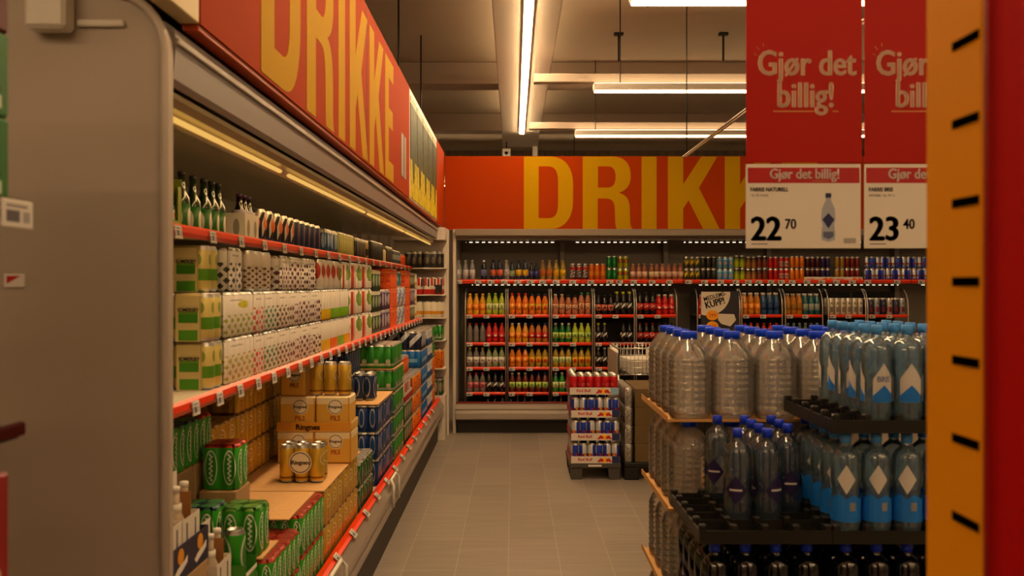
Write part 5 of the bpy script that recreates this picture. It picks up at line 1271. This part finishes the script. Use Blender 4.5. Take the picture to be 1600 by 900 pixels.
# five-sided label panels, curved round the bottle
def wrap(poly, r, mat, a0, ext=.0006):
    """poly in (arc length, z), subdivided and bent round a cylinder"""
    bm = bmesh.new(); vs = [bm.verts.new((p[0], 0, p[1])) for p in poly]; bm.faces.new(vs)
    xs = [p[0] for p in poly]; n = 9
    for i in range(1, n):
        x = min(xs) + (max(xs) - min(xs)) * i / n
        bmesh.ops.bisect_plane(bm, geom=bm.verts[:] + bm.edges[:] + bm.faces[:], plane_co=(x, 0, 0), plane_no=(1, 0, 0))
    ret = bmesh.ops.solidify(bm, geom=bm.faces[:], thickness=.0005)
    for v in bm.verts:
        a = a0 + v.co.x / r; rr = r + ext + abs(v.co.y)
        v.co = (rr * math.cos(a), rr * math.sin(a), v.co.z)
    me = bpy.data.meshes.new('label'); bm.to_mesh(me); bm.free(); me.materials.append(mat)
    return me
def joinm(ms):
    return ms
WL = P('white_label', '#d8d4d0', .4); LB = P('label_blue', '#1e78dc', .4); LBL = P('label_text_blue', '#7a8ab8', .4); PUR_ = P('label_purple', '#241c4a', .4); GRL = P('label_grey', '#8a8a90', .5)
RB_ = .0441
house = [(-.033, .085), (.033, .085), (.033, .155), (0, .205), (-.033, .155)]
dia = [(-.036, .13), (0, .085), (.036, .13), (0, .175)]
foot = [(-.033, .0855), (.033, .0855), (.033, .105), (0, .138), (-.033, .105)]
lowb = [(-.046, .055), (.046, .055), (.046, .125), (.02, .14), (0, .125), (-.02, .14), (-.046, .125)]
bars = [(.010, .09), (.028, .09), (.028, .115), (.010, .115)]
LBM = {}
for face, a0 in (('f', -PI / 2), ('b', PI / 6), ('c', PI * 5 / 6)):
    LBM['house' + face] = wrap(house, RB_, WL, a0); LBM['foot' + face] = wrap(foot, RB_ + .0007, LB, a0); LBM['bars' + face] = wrap(bars, RB_ + .0012, GRL, a0)
    LBM['dia' + face] = wrap(dia, RB_, PUR_, a0); LBM['low' + face] = wrap(lowb, RB_, LB, a0)
    LBM['sdia' + face] = wrap([(x * .75, z + .055) for x, z in dia], RB_ + .0007, WL, a0)
    LBM['script' + face] = wrap([(-.02, .128), (.02, .128), (.02, .134), (-.02, .134)], RB_ + .0012, WL, a0)
def bristext(o, a0):
    me = text_mesh('BRIS', .024, LBL, .02, .95, .0002, 'CENTER').copy()
    bm = bmesh.new(); bm.from_mesh(me); bmesh.ops.triangulate(bm, faces=bm.faces[:])
    for v in bm.verts:
        a = a0 + v.co.x / RB_; rr = RB_ + .0016 + v.co.z; v.co = (rr * math.cos(a), rr * math.sin(a), .148 + v.co.y)
    bm.to_mesh(me); bm.free(); return me
BT = bristext(None, -PI / 2)
def wbottle(x, y, z, style, rz, label, group):
    mesh = WBM[{'bris': 'bluish_bottle', 'low': 'bluish_bottle', 'nat': 'clear_blue_bottle', 'deep': 'shade_bottle'}[style]]
    o = thing('water_bottle', label, 'bottle', (x, y, z), rz, group, mesh)
    obj('cap', CAPL if style in ('bris', 'low') else CAPD, o)
    for f in 'fbc':
        if style == 'bris':
            l = obj('label', LBM['house' + f], o); 
            if f != 'b': obj('blue_foot', LBM['foot' + f], l)
            else: obj('barcode', LBM['bars' + f], l)
            if f == 'f': obj('lettering', BT, l)
        elif style == 'low':
            l = obj('label', LBM['low' + f], o); obj('white_diamond', LBM['sdia' + f], l); obj('barcode', LBM['bars' + f], l)
        elif style in ('nat', 'deep'):
            l = obj('label', LBM['dia' + f], o); obj('script', LBM['script' + f], l)
        if style == 'deep' and f == 'f': break
    return o
TZ = [.1405 + i * LH for i in range(4)]
side = ['left', 'right']
for lay in range(4):
    for sd in range(2):
        if lay == 3 and sd == 0: continue
        cx, cy = FX0 + TW + sd * (2 * TW + .002), FY0 + TD
        nm = ['lowest', 'second', 'third', 'top'][lay]
        thing('bottle_tray', f"{nm} black plastic bottle tray" + ('' if lay == 3 else f", {side[sd]} stack") + " of the bottled water in front", 'tray', (cx, cy, TZ[lay]), 0, 'black bottle trays', TM)
        zb_ = TZ[lay] + .0068
        for ix in range(4):
            for iy in range(5):
                x = cx + (ix - 1.5) * TP; yy = cy + (iy - 2) * TP
                if lay == 3:
                    if ix == 0: continue
                    st = 'bris'
                elif lay == 2:
                    if sd == 0:
                        if not ((ix, iy) in ((1, 4), (1, 1), (2, 1), (2, 2), (2, 3), (2, 4), (3, 0), (3, 1), (3, 2), (3, 3), (3, 4))): continue
                        if ix == 3 and iy < 2: continue
                        st = 'nat'
                    else: st = 'low' if iy < 4 else 'nat'
                    if sd == 1 and ix > 0 and iy > 1: continue
                else:
                    if not (iy < (4 if lay == 1 else 2) or (sd == 0 and ix == 0)): continue
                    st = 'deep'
                rz = random.uniform(-.5, .5) + (0 if (ix + iy) % 2 == 0 else 2.1 * (1 if ix % 2 else -1))
                if lay == 3 and iy == 0: rz = (0.15, 2.0, -2.3, .4)[ix - 1]
                d = {'bris': 'pale blue water bottle with light blue cap', 'low': 'water bottle with blue foot label', 'nat': 'clear water bottle with dark blue cap', 'deep': 'shade-tinted water bottle'}[st]
                wbottle(x, yy, zb_, st, rz, f"{d}, {ORD[ix]} column, {ORD[iy]} rank, {nm} {'' if lay == 3 else side[sd] + ' '}tray", d + 's in the black trays')

# ------------------------------------------------------------------ price signs above the water
SG = P('sign_red', '#b01608', .5, spec=.2); SGD = P('sign_card', '#e9e2d8', .5)
def price_sign(px0, px1, y, title, subt, big, small, label):
    f = F / y; xl, xr = (px0 - CX) / f, (px1 - CX) / f; w = xr - xl
    Z = lambda py: H - (py - CY) / f
    r = thing('price_sign', label, 'sign', ((xl + xr) / 2, y, Z(388)), 0, 'hanging price signs')
    zl = lambda py: Z(py) - Z(388)
    xx = lambda px: (px - px0) / f - w / 2
    p_ = obj('panel', B().box(-w / 2, w / 2, 0, .004, zl(254), zl(-70), SG, .0008), r)
    c = obj('price_card', B().box(-w / 2 - .001, w / 2 - .004, -.001, .003, 0, zl(256.5), SGD, .0008), r)
    hd = obj('header', B().box(-w / 2 + .004, w / 2 - .008, -.0018, -.0012, zl(286), zl(262), P('header_red', '#b40c10', .45)), c)
    def tx(s, px, py, size_px, mat, bold, sx, par, align='CENTER', yy=-.0006):
        return flat('lettering', text_mesh(s, size_px / f, mat, bold, sx, .0003, align), par, (xx(px0 + px), yy, zl(py)))
    LT = P('pale_lettering', '#f2c6a8', .5); WT = P('white_lettering', '#efe8e0', .5)
    tx('Gjør det', 94, 117, 55, LT, .018, .80, p_); tx('billig!', 93, 167, 55, LT, .018, .80, p_)
    ul = P('tan_underline', '#d08a4a', .5)
    obj('underline', B().box(xx(px0 + 42), xx(px0 + 106), -.0008, -.0002, zl(175), zl(173), ul).box(xx(px0 + 135), xx(px0 + 144), -.0008, -.0002, zl(175), zl(173), ul), p_)
    for q in ((12, 84, 17, 87), (16, 73, 20, 78), (26, 68, 27, 73)):
        obj('spark', B().tube([(xx(px0 + q[0]), -.0005, zl(q[1])), (xx(px0 + q[2]), -.0005, zl(q[3]))], .0012, ul, 5), p_)
    tx('Gjør det billig!', 91, 279, 22, WT, .018, .85, hd, yy=-.0022)
    obj('underline', B().box(xx(px0 + 103), xx(px0 + 128), -.0026, -.002, zl(283.5), zl(282.5), ul), hd)
    tx(title, 6, 299, 8.6, INK, .03, .85, c, 'LEFT', -.0014); tx(subt, 6, 307, 5, P('grey_print', '#7a746e', .5), 0, .8, c, 'LEFT', -.0014)
    tx(big, 7, 375, 52, INK, .032, .92, c, 'LEFT', -.0014); tx(small, 60, 357.5, 22, INK, .02, .82, c, 'LEFT', -.0014)
    obj('small_print', B().box(xx(px0 + 8), xx(px0 + 33), -.0016, -.0011, zl(382), zl(380.5), P('grey_print', '#7a746e', .5)), c)
    obj('barcode', L and B().box(xx(px0 + 152), xx(px0 + 171), -.0016, -.0011, zl(380), zl(372), L('barcode', '#e0dad0', [('dots', 9, 3, .35, 1.0, '#4a4846')])), c)
    # printed bottle: outline, label diamond and cap, all ink on the card
    cxp, = (128,)
    bt = [(cxp - 10, 375), (cxp - 11, 366), (cxp - 9, 352), (cxp - 11, 342), (cxp - 10, 326), (cxp - 4, 313), (cxp - 4, 308), (cxp + 4, 308), (cxp + 4, 313), (cxp + 10, 326), (cxp + 11, 342), (cxp + 9, 352), (cxp + 11, 366), (cxp + 10, 375), (cxp, 378)]
    mk = lambda pts, m: curve_mesh([[(xx(px0 + a), zl(b_)) for a, b_ in pts]], m, .0003)
    pb = flat('printed_bottle', mk(bt, P('print_pale_water', '#a8b0c0', .5)), c, (0, -.0013, 0))
    obj('printed_band', mk([(cxp - 9.5, 343), (cxp, 333), (cxp + 9.5, 343), (cxp, 357)], P('print_navy', '#20245a', .5)), pb, (0, 0, .0005))
    obj('printed_cap', mk([(cxp - 4.5, 309), (cxp - 4.5, 302), (cxp + 4.5, 302), (cxp + 4.5, 309)], P('print_navy', '#20245a', .5)), pb, (0, 0, .0005))
    obj('printed_shading', mk([(cxp - 8, 370), (cxp - 8, 362), (cxp + 8, 362), (cxp + 8, 370), (cxp, 374)], P('print_slate', '#5a6484', .5)), pb, (0, 0, .0005))
    for s in (-1, 1): obj('hanger', B().tube([(s * w * .35, .002, zl(-70)), (s * w * .35, .002, 2.70 - Z(388))], .002, CHROME, 5), r)
    return r
price_sign(1166, 1347, 2.6, 'FARRIS NATURELL', '1,5L  PR. FLASKE', '22', '70', 'red hanging sign pricing the water at 22 70')
price_sign(1351, 1532, 2.6, 'FARRIS BRIS', 'NATURELL  1,5L  PR. FL.', '23', '40', 'red hanging sign pricing the water at 23 40, partly behind the yellow panel')
rl = thing('hanging_rail', 'thin twin chrome rail hung from the ceiling, pointing down the aisle behind the signs', 'rail', (1.49, 5.2, 0))
for dx in (-.012, .012): obj('rod', B().tube([(dx, -3.0, 2.715), (dx, 2.6, 2.715)], .008, CHROME, 8), rl)
for yy in (-2.4, .2, 2.5): obj('suspension_rod', B().tube([(0, yy, 2.715), (0, yy, ZC)], .005, DARKM, 6), rl)
rl2 = thing('sign_rail', 'crosswise chrome rail carrying the red price signs', 'rail', (1.1, 2.602, 0)); obj('rod', B().tube([(-.5, 0, 2.705), (.6, 0, 2.705)], .007, CHROME, 8), rl2)

# ------------------------------------------------------------------ promotion board
pb_ = thing('promotion_board', 'navy promotion board with pale circle and two orange price spots, behind the jugs', 'sign', (1.94, 8.5, 0))
fy = F / 8.5; xl, xr = (1095.5 - CX) / fy - 1.94, (1154.5 - CX) / fy - 1.94
Z = lambda py: H - (py - CY) / fy
X_ = lambda px: (px - CX) / fy - 1.94
NV = P('board_navy', '#24222e', .5)
obj('panel', B().box(xl, xr, 0, .02, 1.02, Z(455), NV, .002), pb_)
def clip_circle(cx, cz, r, x0, x1, z0, z1, n=60):
    out = []
    for i in range(n):
        a = 2 * PI * i / n; out.append((max(x0, min(x1, cx + r * math.cos(a))), max(z0, min(z1, cz + r * math.sin(a)))))
    return out
mk = lambda pts, m: curve_mesh([pts], m, .0005)
pc = flat('pale_circle', mk(clip_circle(X_(1106), Z(458), 35 / fy, xl + .001, xr, 0, Z(456)), P('board_cream', '#d8cdbb', .5)), pb_, (0, -.0006, 0))
flat('lettering', text_mesh('MEDLEMS-', 9.4 / fy, INK, .012, .85, .0004, 'LEFT'), pb_, (X_(1100), -.0015, Z(471)), tilt=.28)
flat('lettering', text_mesh('KUPP!', 15 / fy, INK, .025, .80, .0004, 'LEFT'), pb_, (X_(1103), -.0015, Z(482.5)), tilt=.28)
for (px, py, s) in ((1113, 492.5, '399'), (1113, 510, '449')):
    sp = flat('price_spot', mk(ellpts(X_(px), Z(py), 9.6 / fy, 8 / fy), P('spot_orange', '#f0a010', .5)), pb_, (0, -.0022, 0))
    obj('lettering', text_mesh(s, 8.5 / fy, P('spot_red', '#c0300c', .5), 0, .95, .0004, 'CENTER'), sp, (X_(px), Z(py + 3), .0006))
flat('printed_product', mk([(X_(1121), Z(490)), (X_(1147), Z(491)), (X_(1150), Z(500)), (X_(1141), Z(510)), (X_(1127), Z(506)), (X_(1122), Z(500))], P('board_cream', '#d8cdbb', .5)), pb_, (0, -.0016, 0))
flat('printed_line', mk([(X_(1126), Z(513)), (X_(1140), Z(513)), (X_(1139), Z(520)), (X_(1127), Z(520))], P('board_grey', '#5a5a64', .5)), pb_, (0, -.0016, 0))
for s in (-.12, .12): obj('leg', B().tube([(s, .01, .01), (s, .01, 1.02)], .012, DARKM, 8), pb_)
obj('base', B().box(-.2, .2, -.15, .17, 0, .012, DARKM, .004), pb_)
# purple bags in a bin behind the light blue caps
bin_ = thing('display_bin', 'grey display bin of purple bags behind the light blue bottle caps', 'bin', (2.75, 6.6, 0))
b = B(); b.box(-.42, .25, -.25, .25, 0, 1.18, GREYM, .01); obj('body', b, bin_); obj('red_rim', B().box(-.425, .255, -.255, -.2505, 1.12, 1.18, P('tray_red', '#b03040', .5)), bin_)
BAG = P('purple_foil', '#a888b8', .3, .4, bump=.4, nscale=40)
for i in range(5):
    me = B().lathe([(0, 0), (.05, .004), (.062, .03), (.05, .06), (.02, .075), (0, .076)], 12, m=BAG).mesh('snack_bag')
    thing('snack_bag', f"{ofn(i, 5)} purple foil bags on the grey display bin", 'bag', (2.41 + i * .13, 6.45, 1.1805), i * .7, 'purple foil bags', me)

# ------------------------------------------------------------------ yellow and red shelf end at the right edge
ye = thing('gondola_end', 'yellow shelf end panel with black slots and red post at the right edge', 'shelf end', (.62, 1.2, 0))
XW = .600
YP = P('yellow_panel', '#f2a000', .6, noise=.04, nscale=5, spec=.15); RP = P('red_post', '#960303', .5, spec=.15)
ya, yb_ = F * XW / (1533 - CX), F * XW / (1447 - CX)
part('panel', B().box(XW, XW + .03, ya, yb_, 0, 2.6, YP, .002), ye)
part('post', B().box(XW - .002, XW + .045, ya - .034, ya - .0005, 0, 2.6, RP, .012, 3), ye)
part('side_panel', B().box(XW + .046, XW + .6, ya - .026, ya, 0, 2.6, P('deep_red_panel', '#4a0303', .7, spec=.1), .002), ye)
yt0, yt1 = F * (XW - .0005) / (1531 - CX), F * (XW - .0005) / (1488 - CX)
for py in (63, 188, 315, 440, 565, 690, 815, 940):
    yc = (yt0 + yt1) / 2; z = H - (py - CY) * yc / F
    part('slot', B().box(XW - .0012, XW - .0002, yt0 + .002, yt1, z - .006, z + .006, P('slot_black', '#060504', .95, spec=0.0)), ye)

# ------------------------------------------------------------------ shelving at the left edge
gl = thing('shelf_unit', 'dark shelving with red rails at the left edge, nearer than the cooler', 'shelf unit', (-1.3, 1.0, 0))
gx = -.785
part('upright', B().box(-1.40, -1.36, .3, 1.5, 0, 2.1, DARKM), gl)
part('upright', B().box(gx - .16, gx - .13, 1.445, 1.47, 0, 2.3, DARKM, .002), gl)
for i in range(6):
    part('slot', B().box(gx - .131, gx - .1295, 1.448, 1.462, 1.52 + i * .028, 1.535 + i * .028, BLACKP), gl)
for z in (.5, 1.37, 1.73):
    s = part('shelf', B().box(-1.36, gx - .02, .3, 1.46, z - .02, z, DARKM, .002), gl)
    sub('price_rail', B().box(gx - .02, gx - .008, .3, 1.46, z - .014, z + .008, P('dark_red_rail', '#3e0605', .8, spec=.1), .003), s)
    if z == 1.73: sub('price_tag', B().box(gx - .0075, gx - .002, 1.38, 1.47, z - .04, z + .005, TAGM, .002), s)
GPK = L('green_box', '#0c6a1c', [('rect', .55, .1, .9, .25, '#d0d8c8'), ('rect', .1, .3, .9, .36, '#0a3a10')], rough=.45)
for j in range(2):
    thing('paper_box', f"{['lower', 'upper'][j]} green box with white mark at the left edge, top shelf", 'box', (-.95, 1.33, 1.7305 + j * .1355), 0, 'green boxes at the left edge', carton_mesh(GPK, GPK, .22, .28, .134))
thing('paper_box', 'dark red box above the green boxes at the left edge', 'box', (-.95, 1.33, 1.7305 + 2 * .1355), 0, None, carton_mesh(P('maroon_box', '#5a0a0c', .5), P('maroon_box', '#5a0a0c', .5), .22, .28, .16))
thing('paper_box', 'red box with pale marks low at the left edge', 'box', (-.95, 1.33, .9), 0, None, carton_mesh(L('red_box_marks', '#8a0c10', [('ell', .7, .6, .2, .06, '#c89a80'), ('ell', .7, .3, .2, .06, '#c89a80')], rough=.5), P('maroon_box', '#5a0a0c', .5), .22, .28, .4))
thing('paper_box', 'dark carton under the red box at the left edge', 'box', (-.95, 1.33, .5005), 0, None, carton_mesh(DKIN, DKIN, .22, .28, .398))

# ------------------------------------------------------------------ light, camera
w = bpy.data.worlds.new('world'); SC.world = w; w.use_nodes = True
w.node_tree.nodes['Background'].inputs[0].default_value = (1, .6, .35, 1); w.node_tree.nodes['Background'].inputs[1].default_value = .03
cd = bpy.data.cameras.new('camera'); cam = bpy.data.objects.new('camera', cd); COL.objects.link(cam)
cam.location = (0, 0, H); cam.rotation_euler = (PI / 2, 0, 0)
cd.sensor_width = 36; cd.lens = F / 1600 * 36; cd.shift_x = -2 / 1600; cd.shift_y = -5 / 1600; cd.clip_start = .02
cd.dof.use_dof = True; cd.dof.focus_distance = 6.5; cd.dof.aperture_fstop = 4.0
SC.camera = cam
SC.view_settings.view_transform = 'Standard'; SC.view_settings.look = 'None'; SC.view_settings.exposure = 0.55; SC.view_settings.gamma = 1.0; SC.view_settings.use_curve_mapping = False
try:
    SC.cycles.use_denoising = True; SC.cycles.max_bounces = 10; SC.cycles.transmission_bounces = 8; SC.cycles.transparent_max_bounces = 40; SC.cycles.diffuse_bounces = 3; SC.cycles.glossy_bounces = 3
    SC.cycles.caustics_reflective = False; SC.cycles.caustics_refractive = False; SC.cycles.sample_clamp_indirect = 4.0
except Exception: pass
if LONG: print('LABEL LENGTH', len(LONG), LONG[::max(1,len(LONG)//14)])
lab = {}
for o in bpy.data.objects:
    if o.get('label'): lab.setdefault(o['label'], []).append(o.name)
dup = {k: v for k, v in lab.items() if len(v) > 1}
print('DUP LABELS', len(dup), list(dup.items())[:8], 'OBJECTS', len(bpy.data.objects))
